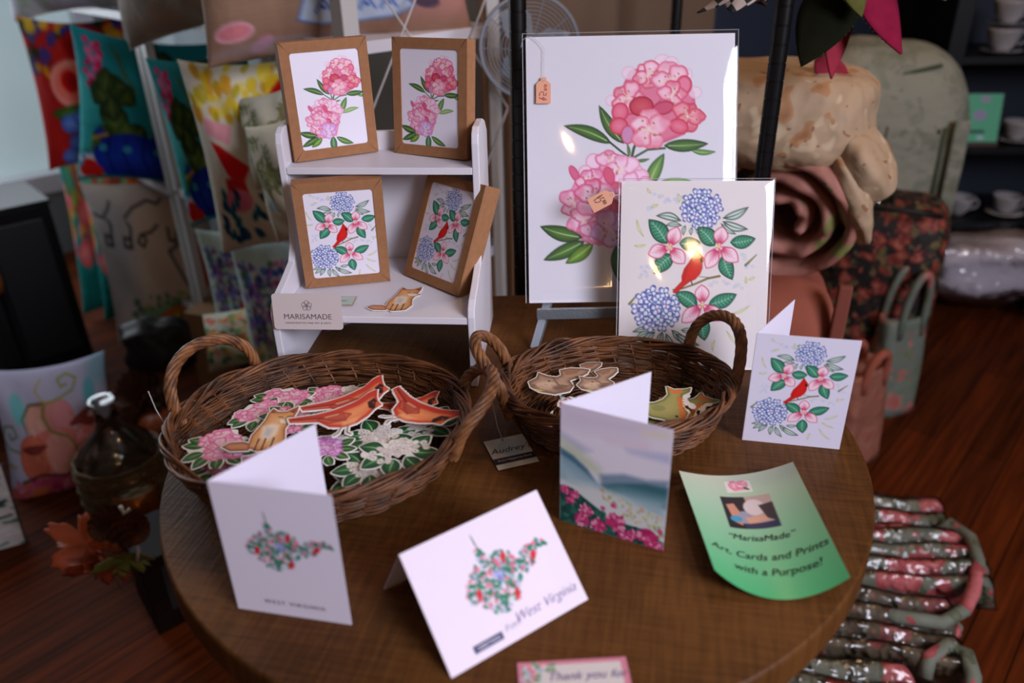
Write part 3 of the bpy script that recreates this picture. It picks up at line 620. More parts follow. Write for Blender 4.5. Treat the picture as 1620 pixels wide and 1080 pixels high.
# ------------------------------------------------------------------ white display shelf
white = mat('white_painted_board', 'dcd8e0', .38, spec=.4, noise=.03, nscale=5)
ds = thing('display_shelf', 'white two-tier tabletop shelf holding four kraft boxes of cards', 'display shelf', (-.301, .897, T), R(-4.9))
SW = .257; prof = [(0, 0), (0, .098), (.004, .108), (.016, .116), (.05, .124), (.085, .135), (.10, .155), (.106, .18), (.106, .285), (.11, .297), (.122, .303), (.165, .303), (.185, .296), (.205, .28), (.205, 0)]
for x in (0, SW - .009): MB().prism(prof, 'x', x, x + .009).build('side_panel', white, ds, bevel=.0015)
MB().box((.0092, .0015, .088), (SW - .0092, .196, .097)).build('shelf', white, ds, bevel=.001)
MB().box((.0092, .106, .246), (SW - .0092, .196, .255)).build('shelf', white, ds, bevel=.001)
bp_ = [(.0092, .05), (.0092, .268)] + [(.0092 + (SW - .0184) * t, .268 + .012 * math.sin(math.pi * t)) for t in (.2, .35, .5, .65, .8)] + [(SW - .0092, .268), (SW - .0092, .05)]
MB().prism([(x, z) for x, z in bp_], 'y', .1965, .204).build('back_panel', white, ds)

# ------------------------------------------------------------------ kraft card boxes
kraft = mat('kraft_card', '9c6e4c', .75, spec=.15, noise=.12, nscale=120, bump=.1, bscale=300)
film = clear('clear_film', rough=.03, amount=.015)
ink = colmat('printed_paper', .55, .3)
def rrect(x0, z0, x1, z1, r, n=6):
    P = []
    for cx, cz, a0 in ((x1 - r, z1 - r, 0), (x0 + r, z1 - r, 90), (x0 + r, z0 + r, 180), (x1 - r, z0 + r, 270)):
        for i in range(n + 1): a = R(a0 + 90 * i / n); P.append((cx + r * math.cos(a), cz + r * math.sin(a)))
    return P
def cardbox(label, loc, yaw, lean, roll, art, crop, group, D=.021):
    W, Hh = .112, .145
    M = Matrix.Rotation(R(yaw), 3, 'Z') @ Matrix.Rotation(R(lean), 3, 'X') @ Matrix.Rotation(R(roll), 3, 'Y')
    b = thing('boxed_note_cards', label, 'card box', loc, M, group)
    MB().box((-W / 2, .0015, 0), (W / 2, D, Hh)).build('box', kraft, b, bevel=.0006)
    inner = rrect(-W / 2 + .0125, .013, W / 2 - .0125, Hh - .013, .004); n = len(inner); m = MB()
    def outer(p):
        x, z = p; cx, cz = 0, Hh / 2; dx, dz = x - cx, z - cz; k = min(W / 2 / abs(dx) if dx else 9, Hh / 2 / abs(dz) if dz else 9); return (cx + dx * k, cz + dz * k)
    O = [outer(p) for p in inner]; q = 7
    # snap the corner samples to the true corners
    for i, (sx, sz) in enumerate(((1, 1), (-1, 1), (-1, -1), (1, -1))): O[i * q + 3] = (sx * W / 2, Hh if sz > 0 else 0)
    vs = [(x, 0, z) for x, z in O] + [(x, 0, z) for x, z in inner] + [(x, .0012, z) for x, z in O] + [(x, .0012, z) for x, z in inner]
    F = []
    for i in range(n):
        j = (i + 1) % n; F += [(i, j, n + j, n + i), (2 * n + i, 3 * n + i, 3 * n + j, 2 * n + j), (i, 2 * n + i, 2 * n + j, j), (n + i, n + j, 3 * n + j, 3 * n + i)]
    m.add(vs, F).build('window_frame', kraft, b)
    cw, ch = W - .023, Hh - .024
    printmesh('card', art, lambda u, v: ((u - .5) * cw, np.full_like(u, .0013), Hh / 2 + (.5 - v) * ch), ink, b)
    return b
PAPER = (.90, .88, .93)
cvR = Cv(858, 56, 1126, 56 + 268 * (.121 / .089), 190, PAPER); rhodo(cvR)
cvB = Cv(635, 92, 1275, 92 + 640 * (.121 / .089), 200, PAPER); botanic(cvB)
g = 'kraft boxes of note cards on the white shelf'
cardbox('kraft card box with pink rhododendron print, upper tier left, by the beige-pink pillow', (-.224, 1.044, 1.0165), 25.7, -2.3, 0, cvR, None, g)
cardbox('kraft card box with pink rhododendron print, upper tier right, next to the black post', (-.102, 1.036, 1.0165), -28.5, -7.2, -1, cvR, None, g)
cardbox('upright kraft card box with cardinal print on the lower tier behind the name card', (-.218, .985, .8585), 11, 4, .4, cvB, None, g)
cardbox('tilted kraft card box with cardinal print leaning in the right corner of the lower tier', (-.108, .975, .860), -45.8, -23.8, -.9, cvB, None, g, D=.028)

# ------------------------------------------------------------------ name card, ticket
dark_ink = mat('brown_grey_ink', '6e5f62', .7); black_ink = mat('black_ink', '141216', .6)
nc = thing('name_card', 'pale pink-grey name card lettered MARISAMADE at the shelf front edge', 'card', at(489, 521, .886), (R(-9), 0, R(-4)))
P = rrect(-.0435, 0, .0435, .046, .004, 4); MB().prism(P, 'y', 0, .0008).build('card', mat('blush_card', 'cbbfbd', .6), nc)
lettering('MARISAMADE', .0098, lambda x, y: (x * 1.0, -.0004, .0165 + y), dark_ink, nc, space=1.02)
lettering('HANDCRAFTED FINE ART & GIFTS', .0030, lambda x, y: (x * 1.15, -.0004, .0085 + y), dark_ink, nc, space=1.1)
m = MB()
for i in range(5):                                   # small line-drawn flower
    a = i * 2 * math.pi / 5 + .3; cx, cz = .0035 * math.cos(a), .031 + .0035 * math.sin(a)
    m.tube([(cx + .003 * math.cos(t * .63), -.0004, cz + .003 * math.sin(t * .63)) for t in range(10)], .00025, 4, closed=True)
m.build('flower_emblem', dark_ink, nc)
tk = thing('small_ticket', 'small pale green ticket with tan border lying behind the name card', 'ticket', onz(543, 474, .8585) + Vector((-.01, -.004, 0)), R(-3))
MB().box((-.026, -.012, 0), (.026, .014, .0006)).build('card', mat('tan_edge_card', 'a98f72', .7), tk)
MB().box((-.0245, -.0105, .0006), (.0245, .0125, .0009)).build('face', mat('pale_green_paper', 'b9c8bd', .7), tk)
lettering('thank you', .008, lambda x, y: (x, y, .0011), dark_ink, tk, shear=.3)

# ------------------------------------------------------------------ large print on its easel
cvL = Cv(836, 50, 1168, 50 + 332 * (.354 / .279), 330, (.86, .85, .89)); rhodo(cvL)
cvL2 = Cv(567, 72, 567 + 780, 72 + 780 * (.248 / .196), 260, (.90, .87, .87)); botanic(cvL2)
def art_print(name, label, loc, yaw, lean, w_, h_, cv, pad, strip):
    M = Matrix.Rotation(R(yaw), 3, 'Z') @ Matrix.Rotation(R(lean), 3, 'X'); o = thing(name, label, 'art print', loc, M)
    MB().box((-w_ / 2, .0003, 0), (w_ / 2, .0022, h_)).build('backing_board', mat('white_mount_board', 'd9d6da', .7), o)
    printmesh('print', cv, lambda u, v: ((u - .5) * w_, np.zeros_like(u), (1 - v) * h_), ink, o)
    a, b_ = -w_ / 2 - pad, w_ / 2 + pad; m = MB(); nx, nz = 24, 30; rnd = random.Random(len(label))
    vs = []; F = []
    for j in range(nz + 1):
        for i in range(nx + 1):
            x = a + (b_ - a) * i / nx; z = -pad * .3 + (h_ + pad * 1.3) * j / nz
            e = min(i, nx - i, j, nz - j); y = -.0012 - .0009 * math.sin(i * .55 + j * .3) * min(1, e / 3) * .5
            if e == 0: y = .001
            vs.append((x, y, z))
    for j in range(nz):
        for i in range(nx): k = j * (nx + 1) + i; F.append((k, k + 1, k + nx + 2, k + nx + 1))
    m.add(vs, F).build('plastic_sleeve', clear('sleeve_film', rough=.06, amount=.03), o, smooth=True)
    m = MB(); m.tube([(a, 0, 0), (a, 0, h_ + pad), (b_, 0, h_ + pad), (b_, 0, 0)], .0005, 4); m.build('sleeve_seam', mat('glossy_seam', 'c8ccd2', .12, spec=.9), o)
    return o
big = art_print('art_print', 'large unframed rhododendron print in a clear sleeve standing on the easel', (.163, .988, .8225), -1.0, -21.5, .276, .352, cvL, .0045, 0)
small = art_print('art_print', 'smaller print of a red cardinal among flowers leaning behind the right basket', (.234, .905, .7615), -4.0, -20, .190, .243, cvL2, .003, 0)
# easel
silver = mat('brushed_silver', 'aab4bc', .35, metal=.75, bump=.2, bscale=200)
ez = thing('tabletop_easel', 'small silver easel carrying the large rhododendron print', 'easel', (.163, .975, T))
MB().box((-.128, -.004, .046), (.128, .0, .062)).build('ledge', silver, ez, bevel=.001)
MB().box((-.128, .0005, .046), (.128, .022, .049)).build('ledge_shelf', silver, ez)
for sx in (-1, 1):
    p0, p1 = Vector((sx * .132, -.004, .0)), Vector((sx * .02, .155, .32)); d = (p1 - p0); q = d.to_track_quat('Z', 'Y').to_matrix().to_4x4(); M = Matrix.Translation(p0) @ q
    MB().box((-.006, -.002, .002), (.006, .003, d.length), M).build('leg', silver, ez)
p0, p1 = Vector((0, .25, .004)), Vector((0, .158, .32)); d = p1 - p0; M = Matrix.Translation(p0) @ d.to_track_quat('Z', 'Y').to_matrix().to_4x4()
MB().box((-.006, -.003, 0), (.006, .003, d.length), M).build('rear_leg', silver, ez)
# price tags
peach = mat('peach_card', 'e0a184', .7); redink = mat('red_ink', 'a81e3a', .6); stringm = mat('white_string', 'c9c6c6', .7)
def on_print(o, x, z, y=-.004): return o.matrix_basis @ Vector((x, y, z))
bpy.context.view_layer.update()
def price_tag(label, o, x, z, roll, strokes, mk, w_=.0195, h_=.029, y=-.0045, string=None):
    M = Matrix.LocRotScale(o.location, o.rotation_euler, None); p = M @ Vector((x, y, z))
    t = thing('price_tag', label, 'price tag', p, (o.rotation_euler.to_matrix() @ Matrix.Rotation(R(roll), 3, 'Y')))
    P = [(-w_ / 2, -h_ / 2), (w_ / 2, -h_ / 2), (w_ / 2, h_ / 2 - .004), (w_ / 2 - .004, h_ / 2), (.0045, h_ / 2), (.003, h_ / 2 + .005), (-.003, h_ / 2 + .005), (-.0045, h_ / 2), (-w_ / 2 + .004, h_ / 2), (-w_ / 2, h_ / 2 - .004)]
    MB().prism(P, 'y', 0, .0005).build('card', peach, t)
    m = MB()
    for s in strokes: m.tube([(a * w_, -.0004, b * h_) for a, b in s], .00042, 4)
    m.build('handwriting', mk, t)
    m = MB(); m.tube([(.0018 * math.cos(a * .7), -.0003, h_ / 2 + .001 + .0018 * math.sin(a * .7)) for a in range(9)], .0004, 4, closed=True); m.build('eyelet', mat('tag_eyelet', 'd8b3a2', .5), t)
    if string:
        MB().tube([Vector(p_) for p_ in string], .00035, 5).build('string', stringm, t)
    return t
S45 = [[(.22, -.34), (-.05, -.22), (-.05, -.34)], [(.1, -.36), (-.3, -.24)], [(.2, -.02), (.18, -.14), (.02, -.14), (.02, 0), (-.15, .02), (-.28, -.08), (-.22, -.17)], [(.2, .08), (.05, .1), (.1, .18), (.22, .14), (.2, .08)], [(.2, .24), (.06, .24), (.08, .34), (.2, .34), (.2, .24)]]
price_tag('peach price tag on a string hanging on the large print', big, -.1155, .280, 1, S45, redink, string=[(0, 0, .015), (.0005, 0, .04), (.001, 0, .055), (-.006, 0, .064), (-.016, 0, .071), (-.022, .001, .0715), (-.028, .005, .068), (-.030, .01, .06)])
price_tag('tilted peach price tag on the lower bloom beside the cardinal print', small, -.1215, .218, 62, [[(y_ * .9, x_ * .9) for x_, y_ in s] for s in S45], mat('brown_ink', '5b3a2a', .6), y=-.006, string=[(0, 0, .016), (.003, 0, .020), (.004, .003, .026)])

# ------------------------------------------------------------------ greeting cards
cstock = mat('white_card_stock', 'dcd6e6', .6, spec=.25)
def folded(label, bl, br, hgt, art, backpt, lean=0):
    """card standing open like a book: front panel and rear panel, hinged on its left edge"""
    p0 = Vector((bl[0], bl[1], T + .0005)); p1 = Vector((br[0], br[1], T + .0005)); d = p1 - p0; W = d.length; yaw = math.atan2(d.y, d.x)
    o = thing('greeting_card', label, 'greeting card', p0, yaw)
    MB().box((0, .0003, 0), (W, .0009, hgt)).build('rear_side_of_front', cstock, o)
    printmesh('front_panel', art, lambda u, v: (u * W, np.zeros_like(u), (1 - v) * hgt), ink, o)
    bp2 = Vector((backpt[0], backpt[1], 0)) - Vector((bl[0], bl[1], 0)); a = math.atan2(bp2.y, bp2.x) - yaw
    MB().box((0, 0, 0), (W, .0006, hgt), Matrix.Rotation(a, 4, 'Z')).build('back_panel', cstock, o)
    return o, W
def wvcard(px, T_, W=.105, H=.138, n=1300):
    cv = Cv(0, 0, W, H, px, (.87, .84, .90)); cv.T = T_; wv(cv, n=n); cv.T = None; return cv
k = .105 / 640                                      # art units to metres
c1 = wvcard(190, (1, 0, k * 1.0, .019 - 215 * k * 1.0, .024 - 450 * k * 1.0))
o, W = folded('open standing card with the flower-filled state shape, in front of the left basket', (-.245, .5095), (-.1423, .4878), .139, c1, onz(495, 672, .9)[:2])
lettering('WEST VIRGINIA', .0066, lambda x, y: (W * .53 + x, -.0005, .0145 + y), dark_ink, o, space=1.25)
sc2 = Cv(0, 0, 1, 1, 190, (.86, .84, .90)); sc2.H = int(190 * 1.3); sc2.k = 190; sc2 = Cv(0, 0, 1, 1.3, 190, (.86, .84, .90))
_o = sc2.pt
def _pt(P): P = np.atleast_2d(np.array(P, float)); return np.c_[P[:, 0] * 190, P[:, 1] * 247]
sc2.pt = _pt; scenery(sc2)
folded('open standing card painted with blue hills above pink rhododendrons', (.0435, .616), (.1375, .5682), .137, sc2, onz(1027, 590, .897)[:2])
cvC = Cv(590, 75, 590 + 725, 75 + 725 * (.137 / .105), 200, (.87, .85, .92)); botanic(cvC)
folded('open standing card with a red cardinal print near the right edge of the table', (.2595, .745), (.3615, .7225), .1365, cvC, onz(1253, 478, .897)[:2])
# tent card
M = Matrix.Rotation(R(34.5), 3, 'Z'); te = thing('greeting_card', 'landscape tent-folded card with the flower-filled state shape at the table front', 'greeting card', (.004, .471, T + .0006), M)
W, Hh = .140, .104; Ml = Matrix.Rotation(R(-46), 4, 'X')
k = .104 / 560; ct = Cv(0, 0, W, Hh, 230, (.90, .85, .91)); a = R(6); kk = k * .98
k = .092 / 500; ct.T = (1, 0, k, .036 - 215 * k, .010 - 450 * k); wv(ct); ct.T = None
def tf(x, z, y=0): v = Ml @ Vector((x, y, z)); return v
def tfn(u, v):
    x = (u - .5) * W; z = (1 - v) * Hh; c, s = math.cos(R(-46)), math.sin(R(-46)); return (x, -s * z, c * z)
printmesh('front_panel', ct, tfn, ink, te)
MB().box((-W / 2, .0003, 0), (W / 2, .0008, Hh), Ml).build('rear_side_of_front', cstock, te)
top = tf(0, Hh); Mr = Matrix.Translation((0, top.y, top.z)) @ Matrix.Rotation(R(30), 4, 'X')
MB().box((-W / 2, 0, -top.z / math.cos(R(30)) + .0008), (W / 2, .0006, 0), Mr).build('back_panel', cstock, te)
lettering('from', .0085, lambda x, y: tf(-.005 + x, .0125 + y, -.0006), mat('violet_ink', '6a5f96', .6), te, shear=.5, thin=.00018)
lettering('West Virginia', .0118, lambda x, y: tf(.031 + x, .0155 + y, -.0006), mat('violet_ink', ''), te, shear=.45, thin=.00018)
MB().box((-.044, -.0009, .0065), (-.016, -.0004, .0125), Ml).build('banner', mat('navy_print', '3a3f66', .6), te)
lettering('GREETINGS', .0042, lambda x, y: tf(-.030 + x, .0095 + y, -.0012), cstock, te)
# pink bordered card at the front edge
pk = thing('pink_bordered_card', 'small pink-bordered card with roses lying at the front of the table', 'card', (.042, .4465, T + .0004), R(2.5))
cp = Cv(0, 0, .088, .060, 150, (.83, .52, .60)); cp.fill([(.005, .004), (.083, .004), (.083, .056), (.005, .056)], (.86, .83, .82)); rnd = random.Random(3)
for (x, y) in ((.008, .010), (.016, .006), (.006, .020), (.024, .005), (.012, .014)):
    for _ in range(8): cp.ell(x + rnd.uniform(-.005, .005), y + rnd.uniform(-.004, .004), .0022, .0018, rnd.choice([(.86, .48, .56), (.92, .68, .74), (.45, .60, .42), (.65, .75, .80)]))
printmesh('card_face', cp, lambda u, v: ((u - .5) * .088, -v * .060, np.full_like(u, .0006)), ink, pk, thick=.0006, nrm=(0, 0, 1))
lettering('Thank you for', .011, lambda x, y: (.010 + x, -.016 + y, .0009), mat('violet_ink', ''), pk, shear=.4)
lettering('your support', .011, lambda x, y: (.008 + x, -.031 + y, .0009), mat('violet_ink', ''), pk, shear=.4)

# ------------------------------------------------------------------ flyer
zc = T + .017
Lr = [onz(1074, 746, zc), onz(1163, 753, T + .0012), onz(1254, 732, zc)]; Br = [onz(1130, 903, zc + .004), onz(1232, 950, T + .0012), onz(1345, 915, zc)]
def flyfn(u, v, lift=0.0):
    u = np.asarray(u, float); v = np.asarray(v, float); out = []
    for i in range(3):
        def q(Pt): a, b_, c_ = Pt[0][i], Pt[1][i], Pt[2][i]; return a * (1 - u) * (1 - 2 * u) + b_ * 4 * u * (1 - u) + c_ * u * (2 * u - 1)
        out.append(q(Lr) * (1 - v) + q(Br) * v + (lift if i == 2 else 0) + (0.0015 if i == 2 else 0))
    return out
cf = Cv(0, 0, 1, 1.45, 170, (1, 1, 1)); cf.grad((.76, .79, .71), (.32, .70, .46))
cf.fill([(.38, .09), (.60, .09), (.60, .24), (.38, .24)], (.88, .84, .82)); rnd = random.Random(8)
for _ in range(5): floret(cf, .49 + rnd.uniform(-.05, .05), .15 + rnd.uniform(-.03, .03), .04, rnd, *[PINK[k_] for k_ in ('deep', 'mid', 'light')])
leaf(cf, (.53, .17), (.58, .21), .03, *GR1)
bx = [(.30, .30), (.72, .30), (.72, .70), (.30, .70)]; cf.fill(bx, (.72, .62, .58))
cf.fill([(.30, .30), (.50, .30), (.52, .45), (.44, .60), (.50, .70), (.30, .70)], (.12, .09, .10)); cf.fill([(.33, .40), (.40, .38), (.42, .46), (.46, .56), (.42, .66), (.36, .62)], (.80, .55, .45)); cf.ell(.46, .56, .06, .08, (.60, .60, .66)); cf.ell(.38, .58, .05, .04, (.25, .60, .75))
cf.fill([(.46, .56), (.62, .55), (.66, .60), (.48, .64)], (.84, .62, .52)); cf.ell(.56, .44, .09, .10, (.84, .78, .78)); cf.fill([(.60, .42), (.72, .40), (.72, .64), (.64, .58)], (.22, .18, .20)); cf.fill([(.44, .64), (.72, .62), (.72, .70), (.44, .70)], (.15, .17, .30))
fy = printmesh('flyer', cf, flyfn, colmat('glossy_print', .32, .4)); tag(fy, 'green flyer for MarisaMade art curling up at its edges on the right of the table', 'flyer')
def fl_text(txt, size, u0, v0, sl=0.0): lettering(txt, size, lambda x, y: tuple(float(t_) for t_ in flyfn(u0 + x, v0 - y / 1.45 - sl * x, .0006)), black_ink, fy, shear=.3)
fl_text('\u201cMarisaMade\u201d', .095, .52, .565); fl_text('Art, Cards and Prints', .105, .52, .71); fl_text('with a Purpose!', .105, .55, .82)

# ------------------------------------------------------------------ wicker baskets
wick = mat('brown_wicker', '7a4c2c', .5, spec=.4, noise=.55, nscale=30, col2='3a2010', bump=.2, bscale=150)
wick2 = mat('wicker_rope', '8a5a34', .5, spec=.4, noise=.45, nscale=60, col2='4e2e18')
def basket(label, cx, cy, Rr, hgt, handles, seed, ky=.685):
    rnd = random.Random(seed); b = thing('wicker_basket', label, 'basket', (cx, cy, T), 0.0); b.scale = (1, ky, 1)
    def rad(z): t = z / hgt; return Rr * (.85 + .15 * t ** .8)
    nst = 34; m = MB(); K = nst * 4; z = .006; row = 0
    while z < hgt - .006:
        n2 = 2
        for s in range(n2):
            ph = math.pi * ((row + s) % 2) + rnd.uniform(-.2, .2); wob = rnd.uniform(0, 6.3); amp = .0026; zz = z + s * .0022; rr = rnd.uniform(.0011, .0018)
            pts = []
            for i in range(K):
                a = 2 * math.pi * i / K; zl = zz + .0022 * math.sin(2 * a + wob) + .0012 * math.sin(5 * a + wob * 2)
                r_ = rad(max(0, zl)) + amp * math.sin(nst / 2 * a + ph) + .001 * math.sin(3 * a + wob); pts.append((r_ * math.cos(a), r_ * math.sin(a), zl))
            m.tube(pts, rr, 5, closed=True)
        z += .0036; row += 1
    m.build('woven_wall', wick, b, smooth=True)
    m = MB()
    for i in range(nst):
        a = 2 * math.pi * (i + .5) / nst + rnd.uniform(-.03, .03)
        m.tube([(rad(z_) * math.cos(a + .03 * j), rad(z_) * math.sin(a + .03 * j), z_) for j, z_ in enumerate(np.linspace(.003, hgt + .002, 6))], .0016, 5)
    m.build('stakes', wick, b, smooth=True)
    m = MB()                                         # woven floor
    r_ = .01
    while r_ < Rr * .85:
        m.tube([((r_ + .001 * math.sin(9 * a + r_ * 2000)) * math.cos(a), (r_ + .001 * math.sin(9 * a + r_ * 2000)) * math.sin(a), .0042 + .0012 * math.sin(12 * a + r_ * 900)) for a in np.linspace(0, 2 * math.pi, 60, endpoint=False)], .0019, 4, closed=True); r_ += .0036
    for i in range(12): a = math.pi * i / 12; m.tube([(-Rr * .84 * math.cos(a), -Rr * .84 * math.sin(a), .004), (Rr * .84 * math.cos(a), Rr * .84 * math.sin(a), .004)], .0016, 4)
    m.build('woven_floor', wick, b, smooth=True)
    m = MB()                                         # loose twisted rim of several twigs
    for s in range(9):
        ph = s * 2 * math.pi / 9; tw = rnd.choice((5, 6, 7)); rr = rnd.uniform(.0016, .0024); q = rnd.uniform(.004, .0075)
        m.tube([((Rr + q * math.cos(tw * a + ph)) * math.cos(a), (Rr + q * math.cos(tw * a + ph)) * math.sin(a), hgt + .8 * q * math.sin(tw * a + ph) + .002 * math.sin(3 * a + s)) for a in np.linspace(0, 2 * math.pi, 110, endpoint=False)], rr, 5, closed=True)
    m.build('rim', wick, b, smooth=True)
    for (a0, sp, H, leanout) in handles:
        a0 = R(a0); sp = R(sp); pth = []; n = 46
        for i in range(n + 1):
            t = i / n
            if t < .18: q = t / .18; a = a0 + sp * (1.1 - .02 * q); z_ = .03 + (hgt - .03 + .004) * q; r2 = rad(min(z_, hgt)) + .007
            elif t > .82: q = (1 - t) / .18; a = a0 - sp * (1.1 - .02 * q); z_ = .03 + (hgt - .03 + .004) * q; r2 = rad(min(z_, hgt)) + .007
            else:
                q = (t - .18) / .64; th = math.pi * q; a = a0 + sp * 1.08 * math.cos(th); z_ = hgt + .004 + H * math.sin(th) ** .85; r2 = Rr + .007 + leanout * math.sin(th)
            pth.append((r2 * math.cos(a), r2 * math.sin(a), z_))
        P_ = np.array(pth); 
        # resample smooth
        for _ in range(3): P_[1:-1] = (P_[:-2] + 2 * P_[1:-1] + P_[2:]) / 4
        Tn = np.gradient(P_, axis=0); Tn /= np.linalg.norm(Tn, axis=1)[:, None]; rad_dir = np.c_[P_[:, 0], P_[:, 1], np.zeros(n + 1)]; rad_dir /= np.linalg.norm(rad_dir, axis=1)[:, None]
        N1 = rad_dir - Tn * (rad_dir * Tn).sum(1)[:, None]; N1 /= np.linalg.norm(N1, axis=1)[:, None]; N2 = np.cross(Tn, N1)
        # finer sampling for the twist
        tt = np.linspace(0, n, 150); f = lambda A_: np.stack([np.interp(tt, np.arange(n + 1), A_[:, k_]) for k_ in range(3)], 1)
        Pf, A1, A2 = f(P_), f(N1), f(N2); m = MB()
        for s in range(6):
            ang = 2 * math.pi * s / 6 + tt / n * 2 * math.pi * 3.6; ro = .0042
            m.tube(Pf + ro * (np.cos(ang)[:, None] * A1 + np.sin(ang)[:, None] * A2), .0031, 6)
        m.build('handle', wick2, b, smooth=True)
    return b
BL = basket('larger round wicker basket heaped with flower and bird stickers, left of the table', -.213, .735, .160, .050, ((150, 21, .050, .006), (0, 20, .040, .026)), 1, ky=.88)
BR = basket('smaller round wicker basket with rabbit and fish stickers below the prints', .120, .794, .131, .052, ((178, 20, .052, .024), (20, 22, .056, .006)), 2, ky=.79)

# ------------------------------------------------------------------ stickers
stm = colmat('sticker_print', .5, .3)
KIND = {'rhodo': (st_rhodo(1), .80, .078), 'rhodo_b': (st_rhodo(5), .80, .070), 'purple': (st_rhodo(9, True), .80, .070), 'laurel': (st_laurel(2), .78, .078), 'laurel_b': (st_laurel(6), .78, .07),
        'bird': (st_bird(1), .58, .100), 'fox': (st_fox(1), .80, .058), 'rabbit': (st_rabbit(1), .56, .060), 'fish': (st_fish(1), .78, .058), 'state': (st_state(1), .80, .045)}
PROTO = {}; STR = {'bird': 1.5, 'fox': 1.4, 'rabbit': 1.6, 'fish': 1.35}
def sticker(kind, label, px, py, z, ang, scale=1.0, mirror=False, tilt=0.0, group=None, on=None):
    draw, asp, W = KIND[kind]; p = onz(px, py, z)
    if kind not in PROTO:
        cv = sticker_cv(1, asp, draw, 150); Hs = W * asp * STR.get(kind, 1.15)
        o = printmesh(kind, cv, lambda u, v: ((u - .5) * W, (.5 - v) * Hs, np.full_like(u, .0)), stm, None, thick=.0008, cut=True, nrm=(0, 0, 1)); PROTO[kind] = o.data
        o.name = 'sticker'
    else: o = link(bpy.data.objects.new('sticker', PROTO[kind]))
    o.location = p; o.rotation_euler = (R(tilt), 0, R(ang)); o.scale = (scale, scale, 1)
    tag(o, label, 'sticker', group); return o
g1 = 'die-cut stickers heaped in the left basket'; z = T + .018
LB = [('rhodo', 'pink rhododendron sticker low in the heap below the big left bloom', 352, 733, 10, 30, .85), ('laurel_b', 'white laurel sticker lowest in the left basket, by its front rim', 572, 756, 10, 10, .85),
      ('rhodo_b', 'pink rhododendron sticker at the heap back, below the back rim', 448, 628, 14, 10, 1.0), ('rhodo', 'rosy sticker at the back centre of the heap, left of the birds', 520, 628, 13, -20, .9), ('laurel', 'pale flower sticker with green leaves behind the birds', 548, 622, 12, 15, .8),
      ('rhodo_b', 'rose-pink sticker at the left back of the heap above the fox', 405, 652, 16, 60, .95), ('rhodo', 'pink sticker half hidden under the fox, left of the standing card corner', 455, 665, 17, 160, .9),
      ('laurel', 'white laurel sticker right of the birds against the basket wall', 668, 668, 15, 70, .9), ('bird', 'red bird sticker tucked behind the other two at right', 638, 640, 17, -12, .85), ('laurel_b', 'white laurel sticker in the middle below the birds', 600, 690, 18, -30, 1.0),
      ('rhodo', 'largest pink rhododendron sticker at the far left of the heap', 352, 702, 22, 5, 1.0), ('rhodo_b', 'rhododendron sticker edge showing above the standing card', 420, 728, 14, 35, 1.0), ('purple', 'purple rhododendron sticker right of the standing card corner', 512, 706, 20, 20, .9),
      ('laurel', 'large white laurel sticker at the right front of the heap', 628, 712, 21, 15, .98), ('laurel_b', 'white laurel sticker beneath the large one at right front', 585, 738, 17, -15, .95),
      ('bird', 'cardinal sticker with long tail pointing left, farther of the pair', 548, 632, 28, 10, 1.1), ('bird', 'cardinal sticker with long tail pointing left, nearer of the pair', 532, 654, 31, 4, 1.1), ('bird', 'orange bird sticker at right, tail up and beak down', 658, 642, 30, -66, 1.05),
      ('fox', 'sitting fox sticker in the left basket heap', 414, 680, 29, 8, 1.35)]
for kind, lab, px, py, dz, ang, s_ in LB: sticker(kind, lab, px, py, z + dz * .001, ang, s_ * (1.22 if kind in ('laurel', 'laurel_b', 'rhodo', 'rhodo_b', 'purple') else 1), group=g1)
g2 = 'die-cut stickers in the right basket'
RBs = [('rabbit', 'rabbit sticker farthest back in the right basket', 922, 590, 10, 5, 1.0), ('state', 'small state-shaped sticker against the card in the right basket', 905, 632, 8, 20, 1.0), ('state', 'small state-shaped sticker at the front left of the right basket', 878, 664, 9, -20, .9),
       ('rabbit', 'rabbit sticker at the left with its ears to the right', 885, 603, 14, -5, 1.3), ('rabbit', 'rabbit sticker overlapping the others, nearest the standing card', 950, 602, 17, 12, 1.05),
       ('fish', 'green fish sticker lowest, by the front rim of the right basket', 1062, 668, 11, -15, 1.05), ('fish', 'green fish sticker behind, against the right wall of the basket', 1088, 642, 13, -35, 1.2), ('fish', 'topmost green and orange fish sticker in the right basket', 1062, 640, 18, 0, 1.35)]
for kind, lab, px, py, dz, ang, s_ in RBs: sticker(kind, lab, px, py, z + dz * .001, ang, s_, group=g2)
sticker('fox', 'fox cub sticker lying on the lower tier of the white shelf', 625, 473, .8585, 0, 1.2)
# hang tag of the right basket
ht = thing('hang_tag', "white hang tag lettered Audrey's with a dark band, on the table between the baskets", 'tag', onz(808, 716, T) + Vector((0, 0, .0015)), R(18))
MB().box((-.0235, -.028, 0), (.0235, .028, .0006)).build('card', mat('tag_card', 'c9c6bd', .6), ht)
MB().box((-.0235, -.0195, .0006), (.0235, -.0085, .0009)).build('band', mat('dark_band', '2a1e20', .6), ht)
m = MB(); m.lathe([(.0, .0007), (.0155, .0007), (.0155, .00085), (.0, .00085)], 28, (.003, .008, 0)); m.build('pale_disc', mat('pale_blue_print', 'b4bfc2', .6), ht)
lettering("Audrey's", .0135, lambda x, y: (.001 + x, .004 + y, .0012), black_ink, ht, shear=.35)
lettering('Every Happening Store', .0042, lambda x, y: (x, -.014 + y, .0012), cstock, ht, shear=.2)
m = MB(); m.lathe([(0, .001), (.0012, .001), (.0012, .0012), (0, .0012)], 10, (-.002, .0235, 0)); m.build('punched_hole', black_ink, ht)
MB().tube([(-.002, .0235, .0014), (-.004, .035, .012), (-.006, .05, .045), (.002, .062, .078)], .0004, 5).build('string', stringm, ht)
